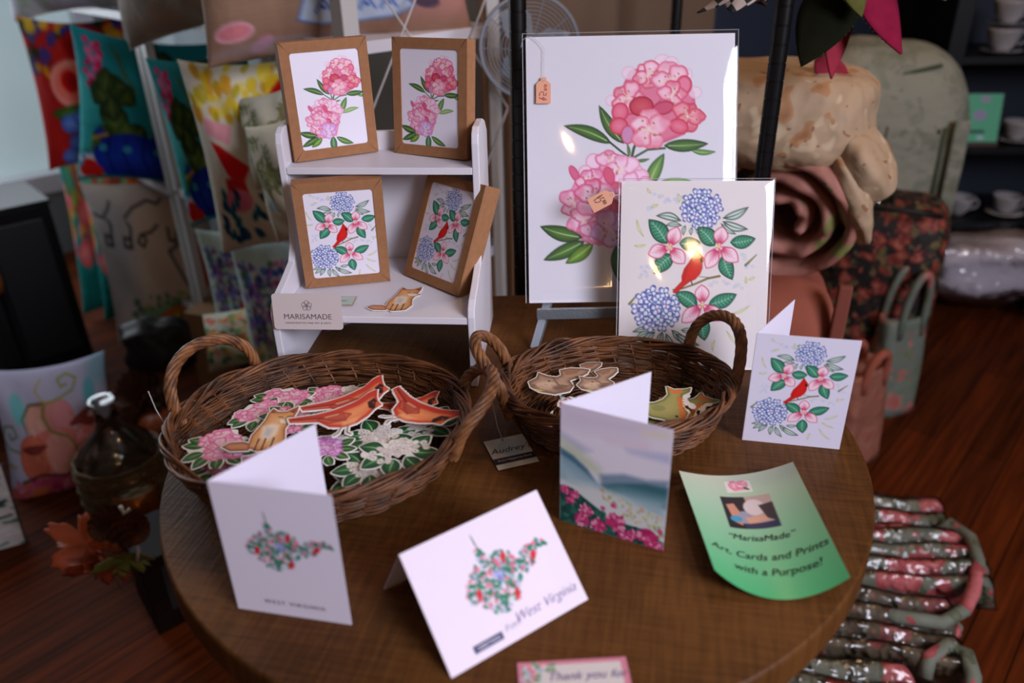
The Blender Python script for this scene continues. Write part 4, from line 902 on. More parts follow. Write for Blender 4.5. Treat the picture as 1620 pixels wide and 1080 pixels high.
kt = thing('hang_tag', 'brown kraft hang tag over the left rim of the table, on a clear thread', 'tag', (-.388, .745, T - .022), R(100))
MB().box((-.016, -.001, -.03), (.016, 0, .018), Matrix.Rotation(R(-14), 4, 'X')).build('card', kraft, kt)
MB().tube([(0, -.002, .018), (.006, .0, .045), (.012, .01, .075), (.01, .012, .1)], .0005, 5).build('thread', stringm, kt)
# ------------------------------------------------------------------ walls
U = Vector((-.67, .74, 0)).normalized(); V = Vector((.74, .67, 0)).normalized()      # the two directions of the room
CC = Vector((-.286, 1.5, 0))                                                         # nearest corner of the pillow rack
corner = Vector((.03, 1.90, 0))
def frame(o, d, up=Vector((0, 0, 1))):
    d = d.normalized(); n = up.cross(d)
    return Matrix(((d.x, n.x, 0, o.x), (d.y, n.y, 0, o.y), (d.z, n.z, 1, o.z), (0, 0, 0, 1)))
beige = mat('beige_wall_paint', '8d8174', .75, noise=.06, nscale=2)
ML = frame(corner, U)                                # x along the wall to the far left
wcool = mat('cool_white_wall', '8d9496', .7, noise=.05, nscale=3)
MB().box((0, -.12, 0), (2.57, 0, 2.7), ML).build('wall_back_left', wcool); tag(bpy.data.objects['wall_back_left'], kind='structure')
MW = frame(corner + U * 2.45, -V)                    # window wall, x runs towards the camera's left
MB().box((0, -.12, 0), (.18, 0, 2.7), MW).box((.18, -.12, 0), (2.0, 0, .32), MW).box((.18, -.12, 2.35), (2.0, 0, 2.7), MW).box((2.0, -.12, 0), (3.2, 0, 2.7), MW).build('wall_window_side', wcool); tag(bpy.data.objects['wall_window_side'], kind='structure')
MR = frame(corner, V)
navy = mat('dark_blue_wall_paint', '232c3c', .6, noise=.1, nscale=2)
MB().box((0, 0, 0), (5.5, .12, 2.7), MR).build('wall_back_right', navy); tag(bpy.data.objects['wall_back_right'], kind='structure')
MB().box((.001, -.006, 0), (.75, 0, 2.7), MR).build('trim_1', mat('taupe_wall_panel', '6a5646', .7)); tag(bpy.data.objects['trim_1'], kind='structure')
MB().box((.0, 0, 0), (.7, .006, 2.7), ML).build('trim_2', beige); tag(bpy.data.objects['trim_2'], kind='structure')
wood = mat('door_casing_wood', '7a5232', .5, noise=.3, nscale=12, stretch=(8, 8, .6))
for i, (a, b) in enumerate(((.012, .035), (.10, .118), (.30, .32))):
    t = MB().box((a, .006, 0), (b, .022, 2.6), ML).build('trim_%d' % (i + 3), wood, bevel=.002); tag(t, kind='structure')
# window with a pale curtain of daylight behind frosted glass
wf = MB()
for x0, x1, z0, z1 in ((.16, .23, .30, 2.37), (1.95, 2.02, .30, 2.37), (.16, 2.02, .28, .36), (.16, 2.02, 2.31, 2.38)): wf.box((x0, -.08, z0), (x1, .02, z1), MW)
wf = tag(wf.build('window_1', white, bevel=.003), kind='structure')
m = bpy.data.materials.new('daylit_frosted_glass'); m.use_nodes = True; b = m.node_tree.nodes['Principled BSDF']
b.inputs['Base Color'].default_value = (.4, .46, .5, 1); b.inputs['Emission Color'].default_value = (.52, .68, .72, 1); b.inputs['Emission Strength'].default_value = .38; b.inputs['Roughness'].default_value = .3
MB().box((.23, -.07, .36), (1.95, -.06, 2.31), MW).build('pane', m, wf)
# closing walls and ceiling behind the camera
shellm = mat('cream_wall_paint', '8f877c', .8)
tag(MB().box((-5.2, -1.62, 0), (5.2, -1.5, 2.7)).build('wall_front', shellm), kind='structure')
tag(MB().box((5.1, -1.6, 0), (5.22, 6.8, 2.7)).build('wall_right', shellm), kind='structure')
tag(MB().box((-5.22, -1.6, 0), (-5.1, 6.8, 2.7)).build('wall_left', shellm), kind='structure')
tag(MB().box((-5.3, -1.7, 2.7), (5.3, 6.9, 2.8)).build('ceiling', mat('ceiling_paint', 'b5b0a8', .9)), kind='structure')

# ------------------------------------------------------------------ pillow racks
metal = mat('white_metal_angle', 'c9c8c6', .35, spec=.5)
def slab(mb, s0, s1, v0, v1, z0, z1): mb.box((s0, -v1, z0), (s1, -v0, z1), frame(CC, U)); return mb
def rack(label, s0, s1, levels, top, group, wires=False):
    o = thing('shelving_rack', label, 'shelving rack', CC + U * s0, 0, group); o_inv = Matrix.Translation(-(CC + U * s0))
    Fm = o_inv @ frame(CC, U); D = .372; a = .034; t = .003
    for s, sg in ((s0, 1), (s1, -1)):
        for v, vg in ((0, 1), (D, -1)):
            m = MB(); x0, x1 = sorted((s, s + sg * a)); y0, y1 = sorted((-v, -v - vg * t)); m.box((x0, y0, 0), (x1, y1, top), Fm)
            x0, x1 = sorted((s, s + sg * t)); y0, y1 = sorted((-v, -v - vg * a)); m.box((x0, y0, 0), (x1, y1, top), Fm)
            z_ = .08
            m.build('post', metal, o)
    for z_ in levels:
        MB().box((s0 + .004, -D + .004, z_ - .022), (s1 - .004, -.004, z_), Fm).build('shelf', white, o, bevel=.001)
        m = MB()
        for s, sg in ((s0, 1), (s1, -1)):
            for v, vg in ((-.0, 1), (-D, -1)): m.ball(Fm @ Vector((s + sg * .02, v + vg * .002, z_ - .011)), .006, 8, 5)
        m.build('bolts', mat('steel_bolt', 'b8bcc0', .25, metal=.9), o)
    if wires:
        m = MB()
        for p, q in (((582, -40), (700, 130)), ((672, -40), (560, 250)), ((790, -60), (744, 62)), ((744, 75), (803, 170)), ((803, 172), (745, 330))):
            def onend(P):
                d = ray(*P); c0 = Vector((0, 0, CAMZ)); p0 = CC - U * .004; return c0 + d * ((p0 - c0).dot(U) / d.dot(U))
            m.tube([onend(p) - o.location, onend(q) - o.location], .0018, 6)
        m.build('brace_wires', stringm, o)
    return o
gR = 'pillow racks'
rack('white metal rack of pillows directly behind the white display shelf', 0, 1.03, (.2, .62, 1.097, 1.75), 2.1, gR, wires=True)
rack('white metal rack of pillows at the far left by the window', 1.04, 2.15, (.2, .60, 1.085, 1.75), 2.1, gR)

# ------------------------------------------------------------------ pillows
pcloth = colmat('printed_pillow_cloth', .85, .15, weave=.25)
def pillow(label, bl, br, hgt, lean, cv, thick=.07, group=None, back=(.8, .77, .7), name='throw_pillow', pinch=.1, roll=0, ears=1.0):
    a = at(*bl); b = at(*br); d = b - a; W = d.length; yaw = math.atan2(d.y, d.x); up = math.asin(max(-1, min(1, d.z / W)))
    M = Matrix.Rotation(yaw, 3, 'Z') @ Matrix.Rotation(R(lean), 3, 'X') @ Matrix.Rotation(-up + R(roll), 3, 'Y')
    def prof(u, v):
        x = 2 * u - 1; z = 1 - 2 * v; ax, az = np.abs(x), np.abs(z)
        t = thick * (np.clip((1 - ax ** 2.2) * (1 - az ** 2.2), 0, 1)) ** .5
        px = x * (1 - pinch * (1 - az ** 2.0)); pz = z * (1 - pinch * (1 - ax ** 2.0))
        wr = .004 * np.sin(9 * x + 5 * z) * t / thick
        return W / 2 * px + W / 2, t + wr, hgt / 2 * pz + hgt / 2
    def fn(u, v): x, t, z_ = prof(u, v); return (x, -t, z_)
    uu, vv = np.meshgrid(np.linspace(0, 1, cv.W + 1), np.linspace(0, 1, cv.H + 1)); _, t, _ = prof(uu, vv)
    nr = np.zeros((uu.size, 3)); nr[:, 1] = (-2 * t.ravel() - .0008) / .01
    o = printmesh(name, cv, fn, pcloth, None, thick=.01, nrm=nr, back=back)
    for p in o.data.polygons: p.use_smooth = True
    o.location = a; o.rotation_euler = M.to_euler(); tag(o, label, 'pillow', group); return o
def sq(bgc, px=80): return Cv(0, 0, 1, 1, px, bgc)
def art_rose():
    cv = sq((.70, .12, .10)); r = random.Random(1)
    cv.spray(60, (0, 0, 1, .35), [(.86, .72, .14), (.10, .22, .10), (.16, .22, .55), (.55, .10, .10), (.8, .6, .1)], .03, .07, r); cv.ell(.5, .06, .10, .05, (.10, .18, .55)); cv.ell(.62, .14, .22, .12, (.62, .05, .05))
    cv.ell(.45, .42, .24, .17, (.86, .42, .36), edge=(.92, .62, .58), ew=.06); cv.ell(.42, .40, .10, .08, (.80, .08, .05), ctr=(.6, .02, .02)); cv.ell(.9, .42, .2, .14, (.86, .42, .36), edge=(.92, .62, .58), ew=.05)
    leaf(cv, (.15, .62), (.75, .54), .14, (.14, .30, .10), (.36, .50, .2)); cv.ell(.75, .60, .10, .08, (.85, .45, .10))
    for (x, y) in ((.35, .70), (.5, .66), (.7, .72), (.85, .76), (.4, .84), (.62, .86), (.3, .94), (.5, .96), (.8, .92)): cv.ell(x, y, .12, .07, (.20, .38, .80), ctr=(.45, .58, .90))
    return cv
def art_pump():
    cv = sq((.12, .55, .58), 110); r = random.Random(2); dg = [(.12, .20, .10), (.18, .28, .12), (.26, .34, .12), (.10, .16, .10)]
    cv.fill([(.0, .30), (.2, .28), (.3, .5), (.1, .62), (0, .6)], (.20, .66, .66), soft=.03)
    for k in range(26): t = k / 26; cv.ell(.08 + .12 * abs(math.sin(k * 1.3)) + .03 * r.random(), .06 + .30 * t, .026, .022, r.choice([(.85, .22, .45), (.8, .12, .35), (.9, .4, .6)]))
    cv.line([(.5, .34), (.30, .06)], .012, (.35, .35, .12)); cv.line([(.5, .34), (.2, .26)], .014, (.40, .36, .14)); cv.line([(.42, .3), (.36, .10)], .01, (.40, .36, .14))
    for _ in range(34):
        x = r.uniform(.14, 1.0); y = r.uniform(.30, .70) if x < .45 else r.uniform(.10, .68); a = r.uniform(0, 6.3); leaf(cv, (x, y), (x + .2 * math.cos(a), y + .18 * math.sin(a)), .17, r.choice(dg), r.choice([(.32, .40, .14), (.26, .34, .14), (.36, .44, .18)]), vein=(.42, .46, .2))
    cv.ell(.2, .66, .05, .04, (.1, .2, .6)); cv.line([(.06, .72), (.26, .66)], .02, (.85, .6, .15)); cv.fill([(.0, .60), (.14, .64), (.12, .78), (.0, .80)], (.20, .66, .66), soft=.02)
    P = [(.14, .78), (.24, .68), (.42, .64), (.6, .66), (.85, .64), (1, .70), (1, .97), (.25, .97), (.14, .90)]; cv.fill(P, (.06, .14, .55), ctr=(.10, .25, .72))
    for x in (.28, .42, .56, .72, .88): cv.line([(x, .67), (x - .03, .8), (x + .02, .95)], .012, (.03, .07, .35))
    for x in (.22, .42, .66, .9): cv.ell(x, .76, .032, .026, (.25, .70, .72)); cv.ell(x, .76, .014, .011, (.1, .4, .6))
    cv.fill([(.01, .82), (.12, .79), (.22, .97), (.02, .98)], (.85, .82, .82)); cv.ell(.10, .91, .08, .065, (.82, .12, .08)); cv.ell(.17, .94, .05, .04, (.82, .12, .08))
    for (x, y) in ((.05, .83), (.10, .80), (.035, .88)): cv.ell(x, y, .022, .018, (.12, .5, .75))
    return cv
def art_meadow():
    cv = sq((.86, .83, .76), 110); r = random.Random(3)
    cv.spray(70, (.05, 0, .75, .28), [(.88, .74, .10), (.92, .82, .30), (.70, .62, .15), (.82, .58, .12)], .02, .05, r); cv.ell(.8, .2, .16, .12, (.72, .06, .06)); leaf(cv, (.55, .24), (.9, .34), .12, (.12, .32, .10), (.25, .45, .15)); leaf(cv, (.95, .1), (.9, .45), .1, (.12, .32, .10), (.25, .45, .15))
    cv.fill([(.12, .26), (.34, .30), (.30, .40), (.12, .34)], (.90, .62, .66)); cv.ell(.70, .42, .22, .08, (.80, .84, .86)); cv.ell(.68, .43, .14, .05, (.60, .36, .28)); cv.ell(.70, .45, .07, .025, (.15, .08, .06))
    cv.fill([(.14, .38), (.22, .40), (.42, .52), (.36, .60), (.24, .56)], (.84, .10, .10)); cv.fill([(.20, .58), (.36, .56), (.38, .66), (.2, .68)], (.82, .14, .16)); cv.ell(.28, .70, .12, .07, (.90, .48, .60))
    for _ in range(46): x = r.uniform(.1, .95); y = r.uniform(.70, .98); a = r.uniform(-2.4, -.8); leaf(cv, (x, y), (x + .10 * math.cos(a), y + .08 * math.sin(a)), .045, r.choice([(.06, .22, .42), (.10, .42, .48), (.05, .16, .34), (.18, .52, .52)]), (.10, .30, .46))
    return cv
def art_toile():
    cv = sq((.82, .80, .72), 90); r = random.Random(4)
    for _ in range(9):
        x, y = r.uniform(0, 1), r.uniform(0, 1); a = r.uniform(0, 6.3); pts = [(x + .05 * i * math.cos(a + .15 * i), y + .05 * i * math.sin(a + .15 * i)) for i in range(7)]; cv.line(pts, .012, (.25, .26, .16))
        for p in pts[1:]:
            for s in (-1, 1): b = a + s * 1.1; leaf(cv, p, (p[0] + .09 * math.cos(b), p[1] + .09 * math.sin(b)), .035, r.choice([(.40, .44, .28), (.55, .58, .40), (.30, .34, .22)]), (.56, .60, .40))
    cv.ell(.2, .7, .08, .05, (.60, .72, .80), al=.7); cv.ell(.7, .45, .07, .05, (.62, .72, .80), al=.7); cv.ell(.75, .3, .07, .12, (.62, .58, .36), al=.8); return cv
def art_lavender():
    cv = sq((.74, .82, .80), 100); r = random.Random(5)
    for _ in range(22): x = r.uniform(.15, .95); cv.line([(x, r.uniform(.4, .7)), (x + r.uniform(-.1, .1), r.uniform(.75, .95))], .012, (.25, .45, .25))
    cv.spray(330, (.08, .12, .98, .72), [(.35, .25, .62), (.50, .36, .72), (.16, .22, .55), (.62, .50, .78), (.30, .50, .82), (.72, .30, .55), (.25, .45, .30)], .012, .035, r)
    cv.ell(.5, .66, .07, .05, (.82, .15, .35)); cv.spray(60, (.05, .75, .95, 1), [(.86, .72, .40), (.40, .60, .35), (.88, .86, .60), (.70, .66, .85)], .015, .04, r); return cv
def art_truck():
    cv = sq((.72, .68, .64), 110); r = random.Random(6)
    cv.fill([(.3, .1), (.9, .1), (.9, .75), (.35, .8)], (.80, .68, .58), al=.7, soft=.1); cv.fill([(.05, .1), (.35, .1), (.25, .7), (.05, .8)], (.56, .58, .60), al=.6, soft=.08)
    k = (.10, .09, .09)
    cv.line([(.05, .18), (.12, .20), (.18, .14), (.2, .10)], .014, k); cv.line([(.3, .20), (.38, .14), (.5, .1), (.58, .13), (.62, .10)], .014, k)
    def script_d(x, y): cv.line([(x + .03, y + .02), (x - .02, y), (x - .03, y + .06), (x + .02, y + .07), (x + .05, y - .06), (x + .03, y - .09)], .016, k); cv.line([(x + .03, y), (x + .03, y + .07)], .014, k)
    script_d(.12, .30); script_d(.28, .32); cv.line([(.40, .32), (.37, .36), (.41, .39), (.45, .34), (.41, .31), (.5, .30), (.56, .26)], .015, k); cv.line([(.64, .29), (.64, .37), (.69, .38), (.72, .30), (.73, .38)], .016, k)
    cv.line([(.62, .44), (.80, .36), (.98, .40)], .02, (.20, .24, .28)); cv.line([(.62, .44), (.74, .72)], .02, (.20, .26, .30)); cv.fill([(.76, .40), (.97, .42), (.97, .68), (.80, .72)], (.74, .26, .14))
    cv.spray(50, (.2, .72, .8, .84), [(.25, .45, .30), (.20, .35, .30), (.62, .66, .40)], .01, .03, r); cv.fill([(.05, .92), (.3, .82), (.55, .78), (.5, .84), (.2, .97), (.05, .99)], (.50, .66, .48)); cv.fill([(.15, .98), (.5, .82), (.97, .74), (.98, .99)], (.80, .42, .18), ctr=(.86, .5, .2))
    cv.line([(.4, .97), (.6, .84), (.92, .78)], .012, (.45, .2, .1)); cv.fill([(.52, .86), (.92, .78), (.94, .86), (.56, .94)], (.86, .70, .25))
    cv.line([(.58, .90), (.60, .86), (.62, .89), (.64, .86), (.65, .89)], .01, k); cv.line([(.68, .88), (.70, .84), (.72, .87)], .01, k); cv.line([(.76, .86), (.78, .83), (.80, .85)], .01, k); return cv
def art_vase():
    cv = sq((.62, .49, .40), 130); r = random.Random(7)
    for i in range(40): cv.line([(0, i / 40), (1, i / 40 + .01)], .004, (.54, .42, .34), al=.5)
    cv.fill([(0, .86), (1, .84), (1, 1), (0, 1)], (.50, .36, .30), al=.5, soft=.06); cv.fill([(.6, 0), (1, 0), (1, .9), (.74, .9), (.62, .5)], (.70, .47, .46), al=.6, soft=.04)
    cv.fill([(.38, .2), (.66, .2), (.68, .6), (.74, .80), (.78, .86), (.70, .90), (.56, .91), (.42, .91), (.34, .88), (.37, .80), (.40, .55)], (.72, .77, .84), edge=(.20, .38, .68), ew=.012)
    for x in (.44, .52, .60, .68): cv.line([(x - .03, .86), (x, .80), (x + .03, .86)], .007, (.15, .30, .65)); cv.ell(x, .84, .008, .008, (.1, .2, .6))
    cv.ell(.46, .62, .03, .06, (.15, .30, .72)); cv.ell(.60, .62, .03, .05, (.15, .30, .72)); cv.ell(.11, .885, .075, .042, (.80, .46, .52), ctr=(.84, .50, .52), edge=(.86, .66, .70), ew=.02); cv.ell(.205, .95, .05, .022, (.72, .48, .58), rot=-.5)
    cv.ell(.83, .84, .05, .03, (.30, .24, .30)); cv.ell(.30, .96, .3, .03, (.55, .50, .52), al=.5); return cv
def art_teal():
    cv = sq((.08, .50, .48), 90); r = random.Random(8)
    cv.spray(60, (0, 0, 1, .3), [(.62, .26, .12), (.80, .42, .20), (.50, .16, .10), (.36, .60, .45)], .04, .09, r); cv.spray(90, (0, .2, 1, .62), [(.86, .36, .42), (.90, .52, .52), (.20, .50, .30), (.50, .66, .25), (.15, .30, .25), (.85, .55, .2)], .03, .07, r)
    for (x, y) in ((.3, .35), (.7, .42), (.5, .60), (.2, .62)): cv.ell(x, y, .12, .09, (.86, .30, .34), ctr=(.92, .52, .50))
    return cv
def art_pinkpump():
    cv = sq((.72, .72, .82), 150); r = random.Random(9)
    cv.ell(.20, .28, .06, .12, (.45, .76, .78), soft=.02); cv.ell(.84, .26, .05, .12, (.38, .70, .76), soft=.02); cv.ell(.95, .1, .12, .12, (.40, .66, .72), al=.6, soft=.05)
    cv.ell(.44, .40, .20, .16, (.84, .56, .54)); cv.ell(.34, .40, .09, .14, (.86, .64, .58), edge=(.66, .52, .36), ew=.01); cv.ell(.58, .39, .10, .14, (.84, .56, .58), edge=(.80, .50, .46), ew=.01)
    cv.ell(.48, .66, .34, .20, (.84, .48, .44)); cv.ell(.26, .66, .13, .18, (.86, .46, .36), edge=(.76, .34, .22), ew=.02); cv.ell(.50, .66, .13, .19, (.88, .60, .56)); cv.ell(.76, .64, .13, .18, (.84, .50, .50), edge=(.66, .34, .26), ew=.02)
    for i in range(26): x = r.uniform(.2, .85); y = r.uniform(.35, .75); cv.line([(x, y), (x + .015, y + .06)], .012, r.choice([(.92, .78, .78), (.90, .62, .50), (.55, .42, .26), (.86, .40, .36)]), al=.7)
    cv.fill([(0, .86), (.2, .82), (.5, .84), (.8, .80), (1, .80), (1, 1), (0, 1)], (.74, .28, .42), soft=.01); cv.spray(40, (0, .82, 1, 1), [(.80, .42, .56), (.66, .20, .36), (.84, .55, .66), (.78, .40, .30)], .02, .05, r)
    ol = (.48, .50, .24)
    cv.line([(.44, .26), (.40, .36), (.45, .48), (.60, .54), (.66, .66), (.70, .78)], .024, ol, w2=.016); cv.line([(.44, .27), (.58, .24), (.70, .20), (.74, .12), (.66, .07), (.58, .10), (.60, .16), (.65, .15)], .018, (.55, .60, .30))
    cv.line([(.44, .26), (.38, .16), (.44, .08)], .014, (.70, .64, .36)); cv.line([(.42, .26), (.30, .26), (.22, .36), (.24, .48)], .022, (.34, .36, .22), w2=.01)
    cv.line([(.14, .60), (.05, .56), (.0, .48), (.04, .40), (.12, .40), (.14, .48), (.08, .50), (.07, .45)], .016, (.36, .52, .38)); cv.line([(.08, .70), (.0, .66), (-.02, .6)], .018, (.62, .60, .30))
    for P in (((.16, .58), (.40, .58)), ((.62, .46), (.84, .34)), ((.70, .44), (.92, .44))): leaf(cv, *P, .07, (.46, .16, .16), (.56, .26, .22))
    cv.line([(.12, .82), (.3, .80), (.5, .84), (.7, .78), (.95, .80)], .02, (.16, .12, .14), al=.8)
    for (x, y) in ((.24, .93), (.66, .92)): cv.ell(x, y, .07, .045, (.80, .42, .26))
    return cv
def art_plain(c, c2, n=40):
    def f():
        cv = sq(c, 50); r = random.Random(11); cv.spray(n, (0, .3, 1, 1), c2, .04, .12, r, al=.35); return cv
    return f
def art_posy():
    cv = sq((.80, .80, .72)); r = random.Random(15); cv.spray(50, (.05, .1, .95, .95), [(.30, .48, .22), (.42, .58, .30), (.20, .36, .20)], .03, .07, r); cv.spray(34, (.05, .05, .95, .8), [(.86, .50, .22), (.90, .66, .30), (.88, .40, .30)], .03, .06, r); return cv
AR, AP, AM, AT, AL_, AK, AV, AE = [f() for f in (art_rose, art_pump, art_meadow, art_toile, art_lavender, art_truck, art_vase, art_teal)]
gp = 'printed pillows on the white racks'
pillow('pillow printed with a coral rose above blue blossoms, upper far left by the window', (78, 270, 2.52), (235, 262, 2.60), .46, -6, AR, .07, gp)
pillow('pillow with a blue dotted pumpkin under dark leaves, left of the double white post', (122, 284, 2.36), (325, 262, 2.42), .44, -6, AP, .07, gp, roll=13)
pillow('teal pillow with pink berries and a red corner, right of the double white post', (302, 360, 1.98), (450, 345, 1.96), .42, -6, AP, .06, gp)
pillow('cream pillow with yellow and red blooms and navy leaves behind the left card boxes', (352, 402, 1.74), (560, 390, 1.72), .43, -4, AM, .07, gp)
pillow('cream pillow with green sprigs, upper one just left of the card boxes', (405, 300, 1.66), (520, 280, 1.52), .19, -10, AT, .045, gp)
pillow('cream pillow with green sprigs, lower one just left of the card boxes', (440, 385, 1.50), (560, 360, 1.40), .23, -8, AT, .045, gp)
pillow('pale pillow with purple lavender stalks beside the lower left of the white shelf', (402, 600, 1.74), (560, 590, 1.74), .36, -8, AL_, .06, gp)
pillow('pale pillow with lavender print mostly hidden behind its twin', (350, 545, 1.98), (470, 535, 1.98), .33, -8, AL_, .05, gp)
pillow('cream pillow lettered in black script above an orange pumpkin, lower left rack', (188, 548, 2.36), (375, 520, 2.46), .545, -12, AK, .08, gp)
pillow('teal pillow with coral flowers, left one of the two beside the black box', (132, 498, 2.66), (250, 490, 2.70), .58, -14, AE, .05, gp)
pillow('teal pillow with coral flowers, right one of the two beside the lettered pillow', (166, 508, 2.60), (290, 500, 2.62), .56, -14, AE, .06, gp)
pillow('tan pillow with a blue and white vase on the shelf above the card boxes', (330, 108, 1.60), (752, 62, 1.72), .42, -14, AV, .10, gp, pinch=.06)
pillow('grey-beige pillow on the top shelf above the berry pillow', (206, 80, 2.15), (365, 36, 1.85), .34, -14, art_plain((.58, .52, .46), [(.46, .44, .40), (.66, .50, .42)])(), .09, gp)
pillow('pale lilac and green pillow on the top shelf at the far left', (22, 36, 2.75), (195, 12, 2.35), .34, -14, art_plain((.62, .60, .66), [(.36, .42, .30), (.50, .52, .44), (.7, .68, .72)])(), .08, gp)
pillow('small cream pillow with orange and green flowers, low behind the left basket', (330, 590, 1.88), (452, 572, 1.72), .16, -25, art_posy(), .05, gp)
pillow('pillow painted with stacked pink pumpkins leaning near the floor at the left', (22, 808, 1.62), (208, 765, 1.74), .37, -22, art_pinkpump(), .06, None, back=(.7, .7, .78))

# ------------------------------------------------------------------ left side things
blk = mat('black_lacquered_board', '08080a', .5, spec=.12)
bb = thing('black_cabinet', 'tall black box-shaped cabinet between the window and the teal pillows', 'cabinet', tuple(onz(150, 562, 0)), R(132))
MB().box((0, 0, 0), (.30, .60, .54)).build('body', blk, bb, bevel=.004)
MB().box((-.006, -.006, .54), (.306, .606, .552)).build('top_board', blk, bb, bevel=.003)
MB().box((-.008, .03, .05), (-.0005, .57, .50)).build('door', mat('black_satin', '0c0c0f', .5), bb, bevel=.003)
gd = thing('round_gilt_frame', 'dark round frame with a gold rim cut off by the left edge of the photo', 'frame', at(-22, 430, 1.95), R(-40))
MB().lathe([(.0, -.004), (.052, -.004), (.056, .004), (.064, .006), (.068, 0), (.066, -.012), (0, -.012)][::-1], 40, M=Matrix.Rotation(R(90), 4, 'X')).build('rim', mat('gold_brown', '7a4a22', .35, metal=.5), gd, smooth=True)
MB().lathe([(0, .0), (.05, .0), (.05, .003), (0, .003)], 32, M=Matrix.Rotation(R(90), 4, 'X')).build('inset', mat('brown_inset', '3a2414', .5), gd)
MB().box((-.02, .014, -.86 + .3), (.02, .03, .02)).build('stand', blk, gd)
cn = thing('canvas_board', 'white canvas with green painted strokes, lower left edge', 'canvas', onz(40, 858, 0), R(25))
cvv = Cv(0, 0, 1, 1.2, 80, (.78, .76, .76)); rr_ = random.Random(5)
for _ in range(60): x, y = rr_.uniform(0, 1), rr_.uniform(0, 1.2); cvv.line([(x, y), (x + rr_.uniform(.05, .2), y + rr_.uniform(-.04, .04))], rr_.uniform(.02, .05), rr_.choice([(.12, .26, .22), (.25, .42, .36), (.85, .84, .84), (.10, .14, .16)]))
MM = Matrix.Rotation(R(-14), 3, 'X'); cn.rotation_euler = (Matrix.Rotation(R(25), 3, 'Z') @ MM).to_euler()
printmesh('painting', cvv, lambda u, v: (-(1 - u) * .22, np.full_like(u, -.0005), (1 - v) * .20), ink, cn)
MB().box((-.22, 0, 0), (.0, .018, .20)).build('stretcher', mat('dark_canvas_edge', '2a2c34', .7), cn)

amber = clear('amber_glass', (.75, .42, .18), .05, .12); cgl = clear('clear_glass', (.82, .84, .84), .03, .06)
# wicker-wrapped glass jug
jg = thing('glass_jug', 'rattan-wrapped clear glass jug with a corked neck on the floor by the pumpkin pillow', 'jug', onz(212, 800, 0) + Vector((0, 0, 0)))
MB().lathe([(0, .006), (.07, .01), (.083, .05), (.082, .12), (.066, .17), (.03, .205), (.022, .22), (.022, .265), (.028, .27), (.025, .275), (.018, .27), (0, .268)], 32).build('glass', cgl, jg, smooth=True)
m = MB()
for i in range(26):
    z_ = .012 + i * .0052; r_ = .0845 + .002 * math.sin(i) - (max(0, z_ - .11) ** 1.6) * .5
    m.tube([((r_ + .0015 * math.sin(12 * a + i * math.pi)) * math.cos(a), (r_ + .0015 * math.sin(12 * a + i * math.pi)) * math.sin(a), z_) for a in np.linspace(0, 2 * math.pi, 60, endpoint=False)], .0026, 4, closed=True)
m.build('rattan_wrap', mat('dull_rattan', '7d6642', .6, noise=.4, nscale=40), jg, smooth=True); jg.scale = (1.2, 1.2, 1.15)
jr = thing('copper_candle_jar', 'copper-brown glass candle jar in front of the rattan jug', 'jar', onz(218, 835, 0.0) + Vector((.02, .0, .0)))
MB().lathe([(0, .002), (.045, .002), (.05, .01), (.05, .125), (.047, .125), (.046, .012), (0, .01)], 32).build('jar', mat('copper_lustre', '9a5526', .22, metal=.6), jr, smooth=True)
MB().lathe([(0, .1), (.044, .1), (.044, .104), (0, .104)], 24).build('wax', mat('cream_wax', 'b89a76', .6), jr)
# pine cones
conem = mat('pine_cone', '5a3018', .6, noise=.5, nscale=40)
def cone(label, p, s, rot, group='pine cones'):
    m = MB(); n = 11
    for i in range(n):
        t = i / (n - 1); rr = s * (.25 + .75 * math.sin(math.pi * (t * .82 + .12))); k = 9
        for j in range(k):
            a = 2 * math.pi * j / k + i * .42; c = Vector((rr * math.cos(a), rr * math.sin(a), (t - .5) * s * 2.6)); b_ = Vector((0, 0, c.z - s * .1))
            side = Vector((-math.sin(a), math.cos(a), 0)) * s * .3; tip = c + Vector((math.cos(a), math.sin(a), .6)) * s * .18
            m.add([b_, c - side, tip, c + side, c + Vector((0, 0, -s * .16))], [(0, 1, 2), (0, 2, 3), (0, 4, 1), (0, 3, 4), (1, 4, 2), (3, 2, 4)])
    o = m.build('pine_cone', conem, None); o.location = p; o.rotation_euler = rot; return tag(o, label, 'pine cone', group)
rp = random.Random(2)
for lab, px, py, z_, s in (('dark pine cone topmost of the pile behind the left basket handle', 218, 612, .14, .036), ('dark pine cone left in the pile behind the left basket handle', 200, 640, .10, .036), ('dark pine cone right in the pile behind the left basket handle', 238, 640, .10, .036), ('dark pine cone at the bottom of the pile above the orange gourds', 216, 662, .05, .034)):
    cone(lab, onz(px, py, z_), s * 1.35, (rp.uniform(0, 2), rp.uniform(0, 2), rp.uniform(0, 3)))
dwood = mat('dark_stained_wood', '1c0f0a', .6, spec=.1, noise=.4, nscale=14)
gm = mat('orange_gourd', 'b4561c', .45, noise=.25, nscale=14)
def gourd(label, p, s):
    o = thing('gourd', label, 'gourd', p, 0, 'small orange gourds'); m = MB(); vs = []; F = []; k = 36; J = 14
    for i in range(J + 1):
        t = math.pi * i / J
        for q in range(k):
            a = 2 * math.pi * q / k; r_ = s * math.sin(t) * (1 + .07 * math.cos(a * 8)); vs.append((r_ * math.cos(a), r_ * math.sin(a), s * .72 * math.cos(t) * (1 - .15 * math.exp(-(math.sin(t) * 4) ** 2)) + s * .72))
    for i in range(J):
        for q in range(k): F.append((i * k + q, (i + 1) * k + q, (i + 1) * k + (q + 1) % k, i * k + (q + 1) % k))
    m.add(vs, F).build('body', gm, o, smooth=True)
    MB().tube([(0, 0, s * 1.35), (.003, 0, s * 1.55), (.008, .004, s * 1.75)], [s * .14, s * .1, s * .13], 7).build('stem', mat('gourd_stem', '4b4a22', .6), o)
